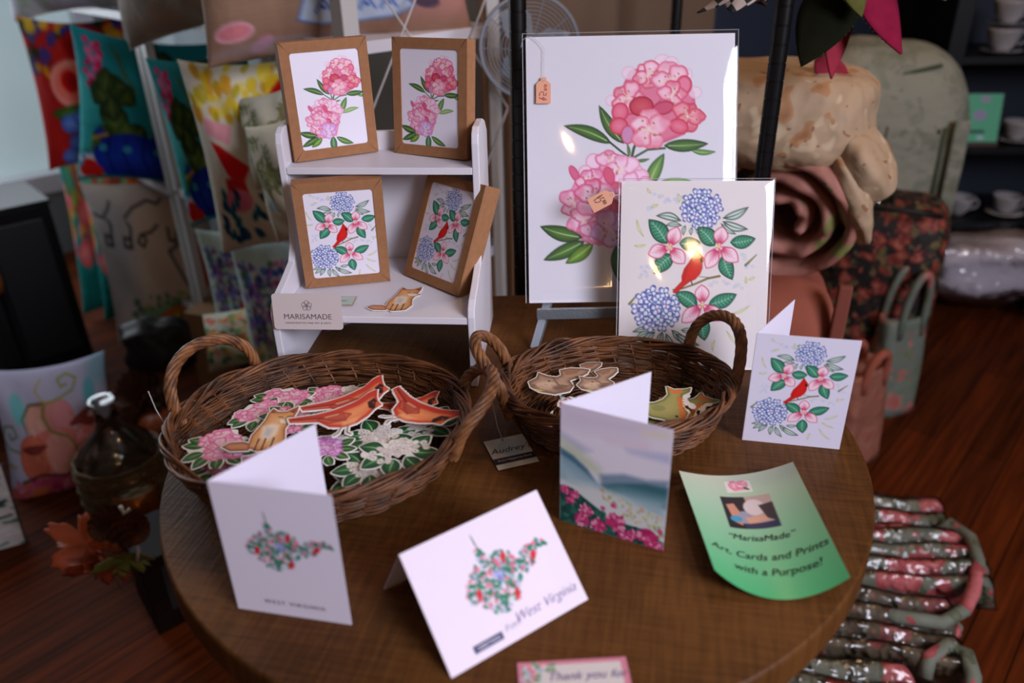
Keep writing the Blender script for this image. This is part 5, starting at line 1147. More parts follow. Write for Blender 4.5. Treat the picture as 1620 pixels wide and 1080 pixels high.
gourd('small orange gourd below the pine cones, left one', onz(232, 668, .02), .045); gourd('larger orange gourd beside the left basket handle', onz(258, 690, .02), .06); gourd('small orange gourd half hidden behind the rattan jug neck', onz(236, 706, 0), .042)
# clear bags of brown goods
def blob(label, name, cat, c, dims, m_, seed=0, amp=.08, e=.55, rot=0, group=None, parent=None, k=48, j=30, freq=3.0):
    vs = []; F = []; r = random.Random(seed); ph = [r.uniform(0, 6.3) for _ in range(9)]
    def sg(v, p): return math.copysign(abs(v) ** p, v)
    for i in range(j + 1):
        t = -math.pi / 2 + math.pi * i / j
        for q in range(k):
            a = 2 * math.pi * q / k; x = sg(math.cos(t), e) * sg(math.cos(a), e); y = sg(math.cos(t), e) * sg(math.sin(a), e); z_ = sg(math.sin(t), e)
            d = 1 + amp * (math.sin(freq * x + ph[0] + 2 * z_) * .5 + math.sin(freq * 1.7 * z_ + ph[1] + y) * .35 + math.sin(freq * 2.3 * y + ph[2] + 3 * x) * .3 + .18 * math.sin(9 * x + 7 * z_ + ph[3]))
            vs.append((x * d * dims[0], y * d * dims[1], (z_ * d) * dims[2]))
    for i in range(j):
        for q in range(k): F.append((i * k + q, i * k + (q + 1) % k, (i + 1) * k + (q + 1) % k, (i + 1) * k + q))
    zmin = min(v[2] for v in vs); vs = [(x, y, z_ - zmin) for x, y, z_ in vs]
    o = MB().add(vs, F).build(name, m_, parent, smooth=True); o.location = c; o.rotation_euler = (0, 0, rot)
    if parent is None: tag(o, label, cat, group)
    return o
bagm = clear('crinkled_bag_film', (.72, .68, .62), .08, .10, bump=.8)
blob('clear plastic bag of brown dried pieces behind the lettered pillow foot', 'plastic_bag', 'bag', onz(262, 585, .22), (.09, .07, .07), mat('grey_brown_bagged_goods', '1f1a16', .5, spec=.12, noise=.5, nscale=25, bump=.6, bscale=30), 3, .2, .7, .3)
cb = thing('cardboard_box', 'open tan cardboard box corner behind the left basket handle', 'box', onz(345, 640, 0.03) + Vector((0, .12, -.03)), R(-20))
MB().box((-.12, -.0, 0), (.12, .2, .26)).build('body', mat('tan_cardboard', 'a07a56', .8, noise=.1, nscale=20), cb, bevel=.004)
MB().box((.02, -.0015, .1), (.09, -.0005, .19)).build('dark_label', mat('dark_green_label', '1c2a26', .6), cb)
# autumn bouquet on a dark box
bxo = thing('dark_wooden_box', 'dark wooden box with a grey monogram plaque on the floor left of the table', 'box', onz(262, 1000, 0) + Vector((0, .0, 0)), R(38))
MB().box((-.01, 0, 0), (.19, .15, .19)).build('body', dwood, bxo, bevel=.003)
MB().box((-.012, -.0, .0), (-.0101, .15, .19)).build('side_panel', dwood, bxo)
MB().box((.025, -.004, .05), (.165, -.0005, .165)).build('plaque', mat('grey_plaque', '2a2a29', .7, spec=.1, noise=.2, nscale=30), bxo, bevel=.001)
m = MB()
for (cx, cz, r_, a0, a1) in ((.095, .115, .03, 0, 5.5), (.095, .115, .014, 1, 6.8), (.07, .09, .016, 2, 6), (.125, .085, .016, -1, 3.6), (.095, .145, .012, 3, 7.5)):
    m.tube([(cx + r_ * math.cos(t_), -.0055, cz + r_ * math.sin(t_)) for t_ in np.linspace(a0, a1, 18)], .0028, 5)
m.build('scroll_monogram', dwood, bxo)
def maple(label, p, s, rot, c1, group='autumn leaves on the dark box'):
    o = thing('autumn_leaf', label, 'leaf', p, rot, group); n = 72; pts = []
    for i in range(n):
        a = 2 * math.pi * i / n - math.pi / 2; lob = abs(math.cos(2.5 * (a - math.pi / 2))) ** .8; r_ = .38 + .62 * lob; r_ *= 1 if math.sin(a) > -.55 else .62
        r_ *= 1 + .07 * math.sin(23 * a); pts.append((r_ * math.cos(a) * .8, r_ * math.sin(a)))
    m = MB(); vs = [Vector((0, 0, .10 * s))]; rings = 5
    for k in range(1, rings + 1):
        f = k / rings
        for j, (x, y) in enumerate(pts): an = 2 * math.pi * j / n; vs.append(Vector((x * s * f, y * s * f, -.30 * s * f * f * (x * x + y * y) + .05 * s * f * math.cos(5 * an) + .10 * s)))
    F = [(0, 1 + i, 1 + (i + 1) % n) for i in range(n)]
    for k in range(rings - 1):
        for i in range(n): a, b_ = 1 + k * n + i, 1 + k * n + (i + 1) % n; F.append((a, a + n, b_ + n, b_))
    nb = len(vs); vs += [v - Vector((0, 0, .0012)) for v in vs]; F2 = [tuple(nb + q for q in f[::-1]) for f in F]; e = 1 + (rings - 1) * n
    F2 += [(e + i, nb + e + i, nb + e + (i + 1) % n, e + (i + 1) % n) for i in range(n)]
    m.add(vs, F + F2).build('blade', c1, o, smooth=True); MB().tube([(0, -.3 * s, .05 * s), (.05 * s, -.8 * s, -.1 * s)], .0014, 5).build('leaf_stalk', mat('leaf_stalk_brown', '4a2c18', .6), o)
ora = mat('orange_leaf', 'a84a24', .6, noise=.25, nscale=20); rus = mat('rust_leaf', '8a3018', .6, noise=.25, nscale=20); olv = mat('olive_leaf', '6a6a2a', .6, noise=.2, nscale=20)
maple('orange maple leaf pointing left on the autumn bunch', at(133, 862, 1.20), .075, (R(62), R(-20), R(75)), ora)
maple('rust maple leaf hanging lowest on the autumn bunch', at(165, 905, 1.17), .085, (R(66), R(10), R(172)), rus)
maple('second orange maple leaf behind the rust one', at(152, 882, 1.21), .078, (R(62), R(5), R(125)), ora)
maple('olive green leaf drooping right in the autumn bunch', at(200, 893, 1.155), .072, (R(68), R(5), R(195)), olv)
gc = 'pine cones in the autumn bunch'
cone('pine cone left of the pair in the autumn bunch', at(170, 828, 1.18), .030, (1.2, .3, 0), gc); cone('pine cone right of the pair in the autumn bunch', at(203, 835, 1.17), .032, (1.4, -.4, 1), gc)
for i, (px, py, lab) in enumerate(((168, 858, 'left'), (184, 862, 'right'))):
    o = MB().ball((0, 0, 0), (.011, .011, .014), 12, 8).build('acorn', mat('acorn_orange', '9a4a1c', .3), None, smooth=True); o.location = at(px, py, 1.155); tag(o, 'small orange acorn under the pine cones, %s one' % lab, 'acorn', 'acorns in the autumn bunch')
rib = mat('white_ribbon', 'b5b2ae', .5)
for lab, P in (('upper white ribbon curl above the pine cones of the autumn bunch', (at(190, 800, 1.15), at(196, 812, 1.14), at(206, 805, 1.15))), ('lower white ribbon curl right of the pine cones of the autumn bunch', (at(214, 852, 1.15), at(219, 868, 1.14), at(217, 888, 1.15)))):
    tag(MB().tube(P, .004, 6).build('white_ribbon', rib, None, smooth=True), lab, 'ribbon', 'ribbon curls')
# ------------------------------------------------------------------ black pole rack on the right
pole = mat('black_pole_metal', '0b0b0d', .28, spec=.6)
pr = thing('black_post_rack', 'black metal rack with ringed round posts just behind the large print', 'rack', (.205, 1.2, 0))
for x, y in ((-.187, 0), (.187, 0), (-.187, .75), (.187, .75)):
    if y > 0 and x < 0: continue
    prof_ = [(0, .0), (.0125, .0)]
    for i in range(78): z_ = .03 + i * .0254; prof_ += [(.0125, z_), (.0116, z_ + .0006), (.0116, z_ + .0020), (.0125, z_ + .0026)]
    prof_ += [(.0125, 2.03), (0, 2.03)]
    p_ = MB().lathe(prof_, 40, (x, y, 0)).build('post', pole, pr)
m = MB()
for z_ in (.16,):
    for y in np.linspace(0, .75, 26): m.tube([(-.187, y, z_), (.187, y, z_)], .002, 5)
    for x in (-.187, .187): m.tube([(x, 0, z_ - .012), (x, .75, z_ - .012)], .004, 6); m.tube([(x, 0, z_ + .012), (x, .75, z_ + .012)], .004, 6)
m.build('wire_shelf', pole, pr)

# fan
fn_ = thing('pedestal_fan', 'pale wire-caged fan peeking over the top left of the large print', 'fan', (at(838, 75, 1.58).x, 1.58, 0)); zc_ = at(838, 75, 1.58).z
fm = mat('fan_grey_plastic', '8d9098', .4); m = MB(); Rf = .092
for r_ in np.linspace(.02, Rf, 12): m.tube([(r_ * math.cos(a), -.02 * math.cos(r_ / Rf * 1.5), zc_ + r_ * math.sin(a)) for a in np.linspace(0, 2 * math.pi, 48, endpoint=False)], .0008 if r_ < Rf - .001 else .0035, 5, closed=True)
for i in range(10): a = math.pi * 2 * i / 10; m.tube([(.02 * math.cos(a), -.02, zc_ + .02 * math.sin(a)), (Rf * math.cos(a), 0, zc_ + Rf * math.sin(a))], .001, 4)
m.build('cage', fm, fn_)
for i in range(3):
    a = 2 * math.pi * i / 3; Mx = Matrix.Translation((0, .015, zc_)) @ Matrix.Rotation(a, 4, 'Y') @ Matrix.Rotation(R(25), 4, 'Z')
    MB().prism([(.01, -.015), (.05, -.03), (.082, -.02), (.085, .02), (.04, .03), (.01, .015)], 'y', -.001, .001, Mx).build('blade', mat('fan_blade', '9aa0a8', .3), fn_)
MB().lathe([(0, 0), (.022, 0), (.022, .05), (0, .05)], 20, M=Matrix.Translation((0, .0, zc_)) @ Matrix.Rotation(R(-90), 4, 'X')).build('motor', fm, fn_)
MB().lathe([(0, 0), (.09, 0), (.09, .015), (.02, .03), (.012, .05), (.012, zc_ - .01), (0, zc_ - .01)], 24, (0, .04, 0)).build('stand', fm, fn_)

# quilts and bags
cream = floral('cream_brown_quilt_print', 'a88d70', ['6e3a1e', '94643e', 'a67a52'], 5.5, .30, leaf=['c4b090', 'b49a7c'], bump=.9, warp=1.2)
pinkq = floral('pink_green_leaf_quilt_print', 'a0685a', ['4a5a28', '77783e', '8c8250'], 6.0, .30, leaf=['ac7a6a', 'a0685a'], bump=.9, warp=.9)
salm = mat('salmon_cotton', '9a5644', .85, noise=.12, nscale=9, bump=.9, bscale=14, spec=.1)
tb_ = thing('tote_bag', 'large salmon cloth tote bag holding rolled quilts, right of the black post', 'tote bag', (.515, 1.46, 0), R(-10))
blob('', 'bag_body', '', (0, 0, 0), (.125, .15, .335), salm, 5, .03, .38, 0, parent=tb_, freq=4)
MB().prism([(.092, .30), (.120, .30), (.122, .70), (.098, .70)], 'y', -.158, -.142).build('strap', mat('salmon_strap', '7a3e30', .85, bump=.5, bscale=20), tb_, bevel=.004)
# rolled quilt in its mouth
rq = thing('rolled_quilt', 'rolled pink quilt with green leaves sticking out of the salmon tote', 'quilt', at(1240, 352, 1.40), (R(14), R(0), R(-34)))
m = MB(); n = 150; Ls = .20; th = .024; turns = 2.6
def spiral(t): r_ = .030 + .105 * t; a = -.6 + t * 2 * math.pi * turns; wob = 1 + .05 * math.sin(3 * a + 1) * t; return r_ * wob * math.cos(a), r_ * wob * math.sin(a) * 1.05, a
vs = []; F = []
for i in range(n + 1):
    t = i / n; x, z_, a = spiral(t); c, s = math.cos(a), math.sin(a); wv_ = .006 * math.sin(a * 5 + t * 9)
    for (dr, y) in ((-th / 2, 0.004), (-th * .25, -.012 + wv_), (th * .25, -.012 + wv_), (th / 2, .004), (th / 2, Ls), (-th / 2, Ls)): vs.append((x + dr * c, y + .012 * (1 - t), z_ + dr * s))
for i in range(n):
    for q in range(6): F.append((i * 6 + q, i * 6 + (q + 1) % 6, (i + 1) * 6 + (q + 1) % 6, (i + 1) * 6 + q))
F += [tuple(range(6)), tuple(range(n * 6, n * 6 + 6))[::-1]]
m.add(vs, F).build('roll', pinkq, rq, smooth=True)
def folded_quilt(label, c, w_, d_, layers, t_, m_, rot, seed, group=None):
    """soft stack of folds with rounded front edges"""
    o = thing('folded_quilt', label, 'quilt', c, rot, group); r = random.Random(seed)
    for L in range(layers):
        prof_ = []; k = 10; z0 = L * t_ * .93
        for i in range(k + 1): a = -math.pi / 2 + math.pi * i / k; prof_.append((-d_ / 2 - t_ / 2 * math.cos(a), z0 + t_ / 2 + t_ / 2 * math.sin(a)))
        prof_ += [(d_ / 2, z0 + t_), (d_ / 2, z0)]; nx = 22; vs = []; F = []; n_ = len(prof_); sag = r.uniform(-.012, .012)
        for i in range(nx + 1):
            x = -w_ / 2 + w_ * i / nx; e = abs(2 * i / nx - 1) ** 5; wob = .006 * math.sin(7 * x / w_ * 3 + seed + L * 2)
            for (y, z_) in prof_: zc2 = z0 + t_ / 2; vs.append((x + sag, y + wob, zc2 + (z_ - zc2) * (1 - .55 * e) - .10 * max(0, (abs(x) / w_ * 2) - .55) ** 2 * (1 + L * .2)))
        for i in range(nx):
            for q in range(n_): F.append((i * n_ + q, i * n_ + (q + 1) % n_, (i + 1) * n_ + (q + 1) % n_, (i + 1) * n_ + q))
        F += [tuple(range(n_)), tuple(range(nx * n_, nx * n_ + n_))[::-1]]
        MB().add(vs, F).build('fold', m_, o, smooth=True)
    return o
cq = thing('draped_quilt', 'cream and brown patterned quilt draped over the rolled pink one behind the black post', 'quilt', at(1225, 190, 1.50), R(-24))
blob('', 'quilt_body', '', (-.01, 0, -.08), (.19, .15, .092), cream, 12, .07, .75, 0, parent=cq, freq=2.5)
hf = blob('', 'hanging_fold', '', (.185, -.03, -.20), (.030, .08, .10), cream, 9, .10, .8, 0, parent=cq, freq=3); hf.rotation_euler = (R(8), R(-22), R(15))
sf = blob('', 'side_fold', '', (.13, -.03, -.085), (.075, .10, .045), cream, 4, .10, .8, 0, parent=cq, freq=3); sf.rotation_euler = (0, R(48), 0)
sage = floral('sage_toile_cloth', '8f9080', ['70745e', '7a7e6a', '84887a'], 8, .36, leaf=['86897a', '7c8070'], bump=.5, warp=.6)
gb = thing('sage_quilt_bag', 'large sage green toile quilt bag with rounded top against the dark wall', 'bag', (at(1378, 300, 2.42).x, 2.47, 0), R(-14))
blob('', 'bag_body', '', (0, 0, 0), (.255, .17, .475), sage, 8, .03, .62, 0, parent=gb, freq=3)
MB().prism([(-.02, .30), (.17, .34), (.15, .72), (.0, .74)], 'y', -.178, -.170).build('pocket', sage, gb, bevel=.003)
MB().prism([(.19, .30), (.225, .30), (.215, .76), (.175, .76)], 'y', -.176, -.160).build('strap', sage, gb, bevel=.003)
m = MB(); m.tube([(.165, -.178, .3), (.155, -.181, .55), (.15, -.178, .74)], .006, 6).tube([(-.03, -.175, .3), (-.06, -.178, .55), (-.03, -.172, .70)], .006, 6).tube([(-.16, -.12, .86), (0, -.13, .87), (.12, -.12, .90)], .006, 6); m.build('piping', mat('dark_green_piping', '3f4a36', .7), gb, smooth=True)
blob('', 'quilt_lump', '', (-.16, -.10, .56), (.12, .09, .11), floral('pale_leaf_spot_cloth', '8a8574', ['5f6036', '8d8a50'], 9, .22, bump=.4), 4, .05, .6, 0, parent=gb)
dkf = floral('dark_rose_quilt_print', '120d0c', ['b0705a', '96503c', '7a2a22', '5f1e18'], 19, .40, leaf=['59502e', '6a5a34', '3a3a20'], bump=.4, warp=.5)
fb = thing('dark_floral_bag', 'dark floral quilt bag with red roses on the floor in front of the sage bag', 'bag', (at(1405, 445, 2.08).x, 2.13, 0), R(-30))
blob('', 'bag_body', '', (0, 0, 0), (.155, .13, .295), dkf, 3, .03, .45, 0, parent=fb, freq=3)
m = MB(); m.tube([(-.10, -.13, .585), (-.02, -.17, .60), (.06, -.165, .60), (.12, -.13, .585)], .008, 7); m.build('top_piping', mat('black_piping', '15100e', .6), fb, smooth=True)
blob('', 'plastic_wrap', '', (-.08, -.03, .56), (.08, .06, .035), clear('wrap_film', (.85, .8, .75), .06, .12, bump=.8), 3, .2, .7, 0, parent=fb)
def tote(label, base, w_, d_, hgt, m_, rot, handle_h, hm, group=None, hw=.5, side=1, loops=2, thick=.008):
    o = thing('tote_bag', label, 'tote bag', base, rot, group)
    vs = []; F = []; k = 40; J = 14
    for i in range(J + 1):
        t = i / J; f = 1 - .12 * t + .03 * math.sin(5 * t)
        for q in range(k):
            a = 2 * math.pi * q / k; x = math.copysign(abs(math.cos(a)) ** .45, math.cos(a)); y = math.copysign(abs(math.sin(a)) ** .45, math.sin(a)); wb = 1 + .035 * math.sin(3 * a + 5 * t) + .02 * math.sin(7 * a - 3 * t)
            vs.append((x * w_ / 2 * f * wb, y * d_ / 2 * (1 - .45 * t) * wb, hgt * t))
    for i in range(J):
        for q in range(k): F.append((i * k + q, i * k + (q + 1) % k, (i + 1) * k + (q + 1) % k, (i + 1) * k + q))
    n0 = len(vs); 
    for q in range(k): x, y, z_ = vs[J * k + q]; vs.append((x * .9, y * .8, hgt * .93))
    for q in range(k): F.append((J * k + q, J * k + (q + 1) % k, n0 + (q + 1) % k, n0 + q))
    F += [tuple(range(k))[::-1], tuple(range(n0, n0 + k))]
    MB().add(vs, F).build('bag_body', m_, o, smooth=True)
    for s in range(loops):
        y = (-1 if s == 0 else 1) * d_ * .26; m = MB(); pts = []
        for i in range(19):
            t = i / 18; th = math.pi * t; pts.append((w_ * hw / 2 * math.cos(th), y - .01 * math.sin(th), hgt * .80 + (handle_h + hgt * .2) * math.sin(th) ** .6))
        m.tube(pts, thick, 8); m.build('handle', hm, o, smooth=True)
    return o
grn = floral('grey_green_rose_cloth', '6a7468', ['a85048', '9a5a52', 'b07068'], 13, .38, leaf=['58614e', '6f7a60'], bump=.4, warp=.5)
g_ = onz(1386, 640, 0); tote('slim grey-green floral tote bag standing on the floor beside the dark floral bag', g_ + Vector((.02, .0, 0)), .15, .12, .30, grn, R(20), .13, grn, hw=.5, thick=.011)
g_ = onz(1372, 750, 0); tote('salmon floral tote bag on the floor just beyond the right rim of the table', g_ + Vector((-.02, .10, 0)), .17, .13, .27, floral('salmon_rose_cloth', '8d5644', ['844030', '98624f'], 9, .3, bump=.8), R(34), .05, salm, hw=.5, thick=.012)
# wrapped bundles of floral bags on the floor
def bundle(label, px, py, w_, d_, ridges, z0, rot, seed, m_, group='wrapped floral bundles on the floor', hgt=.05):
    p = onz(px, py, z0); o = thing('wrapped_bundle', label, 'fabric bundle', p, rot, group); nx, ny = 30, ridges * 10; vs = []; F = []
    def hh(x, y):
        e = min(1, (1 - abs(2 * x - 1)) * 9) ** .5 * min(1, (1 - abs(2 * y - 1)) * ridges * 2.2) ** .5; rd = abs(math.sin(math.pi * y * ridges)) ** .55
        return hgt * e * (.45 + .55 * rd) + .0035 * math.sin(11 * x + seed + 3 * y) * e
    for j in range(ny + 1):
        for i in range(nx + 1):
            x, y = i / nx, j / ny; vs.append(((x - .5) * w_ + .006 * math.sin(y * 9 + seed), (y - .5) * d_ + .007 * math.sin(x * 4 + seed), hh(x, y)))
    n0 = len(vs); vs += [(x, y, -.0) for x, y, z_ in vs]
    for j in range(ny):
        for i in range(nx): a = j * (nx + 1) + i; F += [(a, a + 1, a + nx + 2, a + nx + 1), (n0 + a, n0 + a + nx + 1, n0 + a + nx + 2, n0 + a + 1)]
    for j in range(ny): a = j * (nx + 1); b_ = a + nx; F += [(a, a + nx + 1, n0 + a + nx + 1, n0 + a), (b_, n0 + b_, n0 + b_ + nx + 1, b_ + nx + 1)]
    for i in range(nx): a = i; b_ = ny * (nx + 1) + i; F += [(a, n0 + a, n0 + a + 1, a + 1), (b_, b_ + 1, n0 + b_ + 1, n0 + b_)]
    MB().add(vs, F).build('quilted_cloth', m_, o, smooth=True)
    rw = random.Random(seed); vw = [(x * 1.01, y * 1.01, z_ * 1.03 + .004 + rw.uniform(-.0012, .0016)) if i < n0 else (x * 1.01, y * 1.01, 0.0) for i, (x, y, z_) in enumerate(vs)]
    MB().add(vw, F[::1]).build('plastic_wrap', clear('shiny_wrap', (.93, .9, .88), .16, .03, bump=1.0), o, smooth=True)
    return o
rose2 = floral('grey_green_pink_rose_cloth', '72786a', ['b04a50', 'c67072', 'a03840'], 9, .42, leaf=['3f4a38', '6a705c', '50583f'], bump=.5, warp=.5)
bundle('plastic-wrapped floral bundle farthest back, by the table rim', 1400, 836, .28, .15, 3, .0, R(-4), 1, rose2)
bundle('plastic-wrapped floral bundle second from the back', 1425, 905, .34, .19, 4, .0, R(-9), 4, rose2, hgt=.06)
bundle('plastic-wrapped floral bundle third from the back, duller cloth', 1372, 1010, .34, .19, 4, .0, R(-11), 7, floral('brown_green_rose_cloth', '5a5040', ['96505a', '8a4a44'], 10, .3, leaf=['4a4a34', '6a5a44'], bump=.5), hgt=.06)
bundle('plastic-wrapped floral bundle nearest the camera, at the bottom edge', 1320, 1105, .30, .15, 3, .0, R(-12), 9, rose2)
for lab, P in (('rose-printed cloth handle looping over the right end of the back bundles', ((1478, 845), (1505, 828), (1535, 850), (1548, 890), (1540, 935), (1525, 965), (1490, 985), (1420, 975), (1365, 962))), ('rose-printed cloth handle looping at the lower right corner by the bundles', ((1462, 1070), (1470, 1040), (1500, 1020), (1530, 1035), (1540, 1070), (1535, 1110)))):
    o = MB().tube([onz(*p_, .06 if i not in (0, len(P) - 1) else .03) for i, p_ in enumerate(P)], .014, 8).build('cloth_handle', rose2, None, smooth=True); tag(o, lab, 'handle', 'cloth handles of the floral bags')
pk_ = blob('crumpled corner of a floral cloth bag between the handles at lower right', 'floral_bag', 'bag', onz(1462, 1000, .0), (.055, .05, .02), rose2, 6, .1, .6, .3)

# plaid bow and felt poinsettia hanging on the black rack
def checks():
    m = bpy.data.materials.new('black_white_check_cloth'); m.use_nodes = True; nt = m.node_tree; N = nt.nodes; L = nt.links; b = N['Principled BSDF']
    tc = N.new('ShaderNodeTexCoord'); mp = N.new('ShaderNodeMapping'); mp.inputs['Rotation'].default_value = (0, R(32), 0); L.new(tc.outputs['Object'], mp.inputs[0])
    ck = N.new('ShaderNodeTexChecker'); ck.inputs['Scale'].default_value = 62; ck.inputs['Color1'].default_value = (.01, .012, .01, 1); ck.inputs['Color2'].default_value = (.42, .33, .28, 1); L.new(mp.outputs[0], ck.inputs[0]); L.new(ck.outputs[0], b.inputs['Base Color']); b.inputs['Roughness'].default_value = .8; return m
chk = checks()
def petalmesh(L, W, fold=.2, th=.003, n=14, curl=.15):
    vs = []; F = []; k = 7
    for i in range(n + 1):
        t = i / n; hw = W / 2 * max(.02, math.sin(math.pi * t ** .75) ** .9)
        for q in range(k): s = -1 + 2 * q / (k - 1); vs.append((s * hw, -abs(s) * hw * fold + curl * L * t * t, -L * t))
    n0 = len(vs); vs += [(x, y + th, z_) for x, y, z_ in vs]
    for i in range(n):
        for q in range(k - 1): a = i * k + q; F += [(a, a + 1, a + k + 1, a + k), (n0 + a, n0 + a + k, n0 + a + k + 1, n0 + a + 1)]
        for a in (i * k, i * k + k - 1): F.append((a, a + k, n0 + a + k, n0 + a))
    for q in range(k - 1): F += [(q, n0 + q, n0 + q + 1, q + 1), (n * k + q, n * k + q + 1, n0 + n * k + q + 1, n0 + n * k + q)]
    return MB().add(vs, F)
pf = thing('felt_poinsettia', 'pink and dark green felt poinsettia with blanket-stitched petals hanging at the top right', 'felt flower', at(1345, -55, 1.30))
pinkfelt = mat('raspberry_felt', '861c3a', .95, noise=.2, nscale=40, spec=.05); corf = mat('coral_felt', '983040', .95, noise=.2, nscale=40, spec=.05); grf = mat('dark_green_felt', '16180e', .95, noise=.2, nscale=40, spec=.05); olf = mat('olive_felt', '55562c', .95, noise=.2, nscale=40, spec=.05)
def fpetal(tip, base, W, m_, st=None, twist=0):
    b0 = at(*base) - pf.location; t0 = at(*tip) - pf.location; d = t0 - b0; L = d.length; q = (-d).to_track_quat('Z', 'Y').to_matrix().to_4x4(); Mx = Matrix.Translation(b0) @ q @ Matrix.Rotation(R(twist), 4, 'Z')
    mb = petalmesh(L, W); o = mb.build('petal', m_, pf, smooth=True, fn=lambda p: Mx @ Vector(p))
    if st:
        m = MB()
        for i in range(3, 20):
            t = i / 21; hw = W / 2 * math.sin(math.pi * t ** .75) ** .9
            for s in (-1, 1): a = Vector((s * hw, -hw * .2 + .15 * L * t * t - .0015, -L * t)); b_ = Vector((s * (hw - .006), -(hw - .006) * .2 + .15 * L * t * t - .0015, -L * t)); m.tube([Mx @ a, Mx @ b_], .0007, 4)
        m.build('stitching', st, o)
yst = mat('yellow_thread', '9a8a3a', .8); wst = mat('pink_thread', 'c98aa0', .8)
fpetal((1268, 116, 1.24), (1340, -50, 1.30), .085, grf, yst, 20); fpetal((1296, 124, 1.30), (1352, -30, 1.34), .062, corf, None, 75); fpetal((1404, 92, 1.26), (1380, -70, 1.30), .084, pinkfelt, wst, -10)
fpetal((1352, 30, 1.24), (1350, -60, 1.26), .05, olf, yst, 0); fpetal((1478, 22, 1.30), (1372, -75, 1.30), .05, mat('dusty_felt', '6a5250', .9), None, 0); fpetal((1352, 142, 1.42), (1290, 95, 1.40), .045, corf, None, 80)
MB().ball((0, 0, 0), .03, 12, 8).build('centre', olf, pf, smooth=True)
MB().tube([(0, 0, .02), (-.02, .0, .12), (.205 + .187 - pf.location.x, 1.2 - pf.location.y + .015, .25)], .002, 5).build('hanging_cord', yst, pf)
pb = thing('checked_bow', 'black and white checked cloth bow at the top beside the right black post', 'bow', at(1175, -40, 1.22))
for (tip, W) in (((1112, 30, 1.22), .05), ((1205, 18, 1.24), .055), ((1160, 24, 1.2), .06)):
    d = at(*tip) - pb.location; q = (-d).to_track_quat('Z', 'Y').to_matrix().to_4x4(); petalmesh(d.length, W, .3, .002).build('tail', chk, pb, smooth=True, fn=lambda p: q @ Vector(p))
MB().ball((0, 0, 0), (.03, .02, .025), 12, 8).build('knot', chk, pb, smooth=True)
MB().tube([(0, 0, .02), (.02, 0, .10), (.205 + .187 - pb.location.x, 1.2 - pb.location.y, .16)], .002, 5).build('hanging_cord', yst, pb)

# ------------------------------------------------------------------ dark cabinet with china on the right
cab = thing('display_cabinet', 'tall dark cabinet with open shelves of china at the right edge', 'cabinet', (1.41, 2.66, 0), R(-6))
dk = mat('near_black_wood', '0d0f14', .45, spec=.3)
for x in (0, .78): MB().box((x, 0, 0), (x + .055, .36, 2.1)).build('side', dk, cab, bevel=.003)
for z_ in (.03, .315, .575, .865, 1.2): MB().box((.055, .004, z_ - .02), (.78, .35, z_)).build('shelf', dk, cab, bevel=.001)
MB().box((.0, .352, 0), (.835, .36, 2.1)).build('back_panel', mat('dark_blue_wall_paint', ''), cab)
lowb = MB().box((-.30, .0, .0), (-.02, .12, .90)).build('side_cabinet', dk, None, bevel=.003); lowb.location = (1.41, 2.68, 0); lowb.rotation_euler = (0, 0, R(-6)); tag(lowb, 'low dark cabinet behind the sage bag, left of the china shelves', 'cabinet')
china = mat('white_china', 'b9b4b6', .2, spec=.6, noise=.12, nscale=18, col2='9a9a9e')
bpy.context.view_layer.update()
def cab_pt(px, py, z_, back=0): return onz(px, py, z_)
def cup(label, p, s=1.0, saucer=True, ang=0, group='white china cups'):
    o = thing('teacup', label, 'teacup', p, ang, group); z0 = .008 if saucer else 0
    MB().lathe([(0, z0), (.018 * s, z0), (.02 * s, z0 + .004), (.034 * s, z0 + .02 * s), (.042 * s, z0 + .05 * s), (.044 * s, z0 + .056 * s), (.041 * s, z0 + .056 * s), (.032 * s, z0 + .022 * s), (0, z0 + .008)], 28).build('cup', china, o, smooth=True)
    MB().tube([(.040 * s + .022 * s * math.sin(t_), 0, z0 + .03 * s + .016 * s * math.cos(t_)) for t_ in np.linspace(0, math.pi, 10)], .003, 6).build('handle', china, o, smooth=True)
    if saucer: MB().lathe([(0, 0), (.03, 0), (.062, .010), (.064, .012), (.03, .004), (0, .004)], 28).build('saucer', china, o, smooth=True)
def on_cab(px, z_, dy=.10):
    # point on a cabinet shelf in line with the given column of the photo
    best = None
    Mc = Matrix.Translation((1.41, 2.66, 0)) @ Matrix.Rotation(R(-6), 4, 'Z')
    for i in range(200):
        x = -.02 + i * .005; p = Mc @ Vector((x, dy, z_)); v = p - Vector((0, 0, CAMZ)); zc2 = v.y * math.cos(PITCH) - v.z * math.sin(PITCH); pxx = 810 + FPX * v.x / zc2
        if best is None or abs(pxx - px) < best[0]: best = (abs(pxx - px), p)
    return best[1]
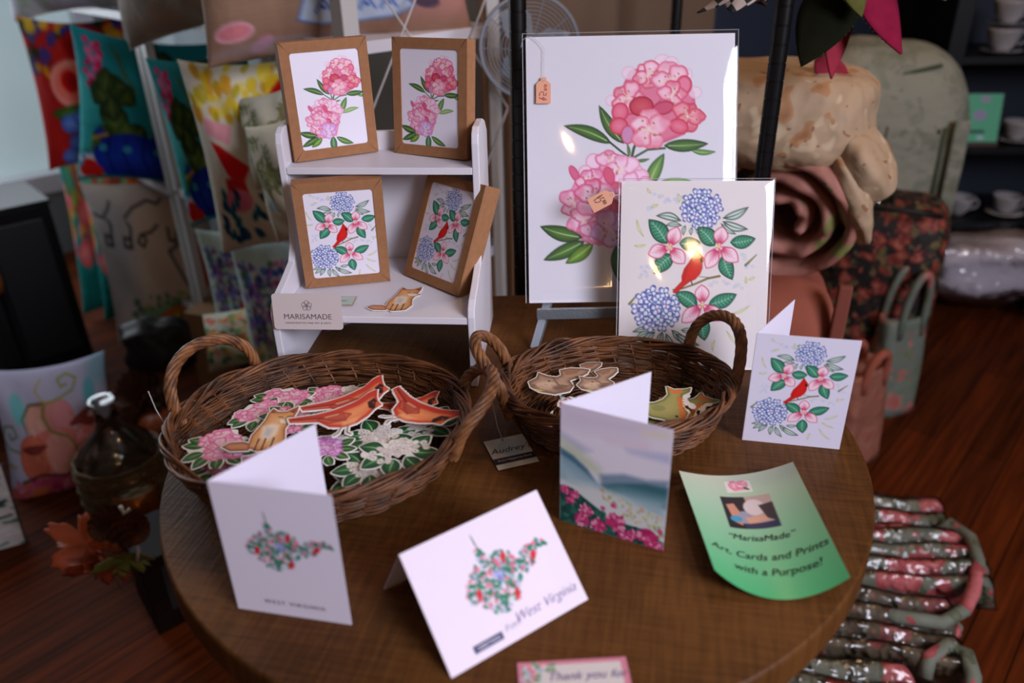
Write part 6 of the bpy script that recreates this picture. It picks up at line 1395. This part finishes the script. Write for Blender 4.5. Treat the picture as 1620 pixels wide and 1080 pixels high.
cup('teacup with handle to the right on the lower shelf, left one', on_cab(1518, .316), 1.15, False); cup('teacup on a saucer on the lower shelf, right one', on_cab(1592, .316), 1.1, True)
cup('teacup on a saucer on the middle shelf at the photo edge', on_cab(1612, .576), 1.1, True); cup('lower cup of the stacked pair on the upper shelf', on_cab(1592, .866), 1.25, True); cup('upper cup of the stacked pair on the upper shelf', on_cab(1592, .866) + Vector((0, 0, .085)), 1.25, True)
gcard = thing('green_sign_card', 'green printed card standing on the dark cabinet middle shelf', 'card', on_cab(1556, .576, .03), (R(-12), 0, R(-6)))
cg = Cv(0, 0, 1, 1.4, 60, (.36, .72, .58)); cg.ell(.5, .15, .15, .1, (.62, .60, .70)); cg.ell(.4, .62, .2, .16, (.60, .58, .72)); cg.fill([(.1, 1.05), (.6, 1.05), (.6, 1.15), (.1, 1.15)], (.16, .36, .32)); cg.ell(.5, 1.28, .12, .06, (.70, .80, .86))
printmesh('card', cg, lambda u, v: ((u - .5) * .11, np.zeros_like(u), .015 + (1 - v) * .155), ink, gcard); MB().box((-.06, .001, 0), (.06, .012, .018)).box((-.057, .0012, .01), (.057, .004, .172)).build('wood_holder', mat('brown_inset', ''), gcard)
pbg = thing('wrapped_linens', 'white goods in a clear plastic bag on the lowest shelf of the china cabinet', 'plastic bag', on_cab(1545, .031, -.02), R(-6))
blob('', 'white_cloth', '', (0, 0, 0), (.24, .12, .125), mat('white_linen', 'd6d0d6', .5, bump=.8, bscale=9, spec=.5), 5, .14, .7, 0, parent=pbg, freq=4)
blob('', 'plastic', '', (0, 0, 0), (.25, .13, .138), clear('bag_film', (.95, .95, .98), .1, .12, bump=1.0), 5, .14, .7, 0, parent=pbg, freq=4)
MB().box((.10, -.135, .02), (.19, -.130, .065)).build('label', mat('navy_label', '1c2250', .5), pbg)
wb = MB().box((0, 0, 0), (.3, .3, .30)).build('white_box', mat('white_carton', '9c9aa0', .6), None, bevel=.004); wb.location = (1.90, 2.25, 0); wb.rotation_euler = (0, 0, R(10)); tag(wb, 'plain white box on the floor at the right edge', 'box')
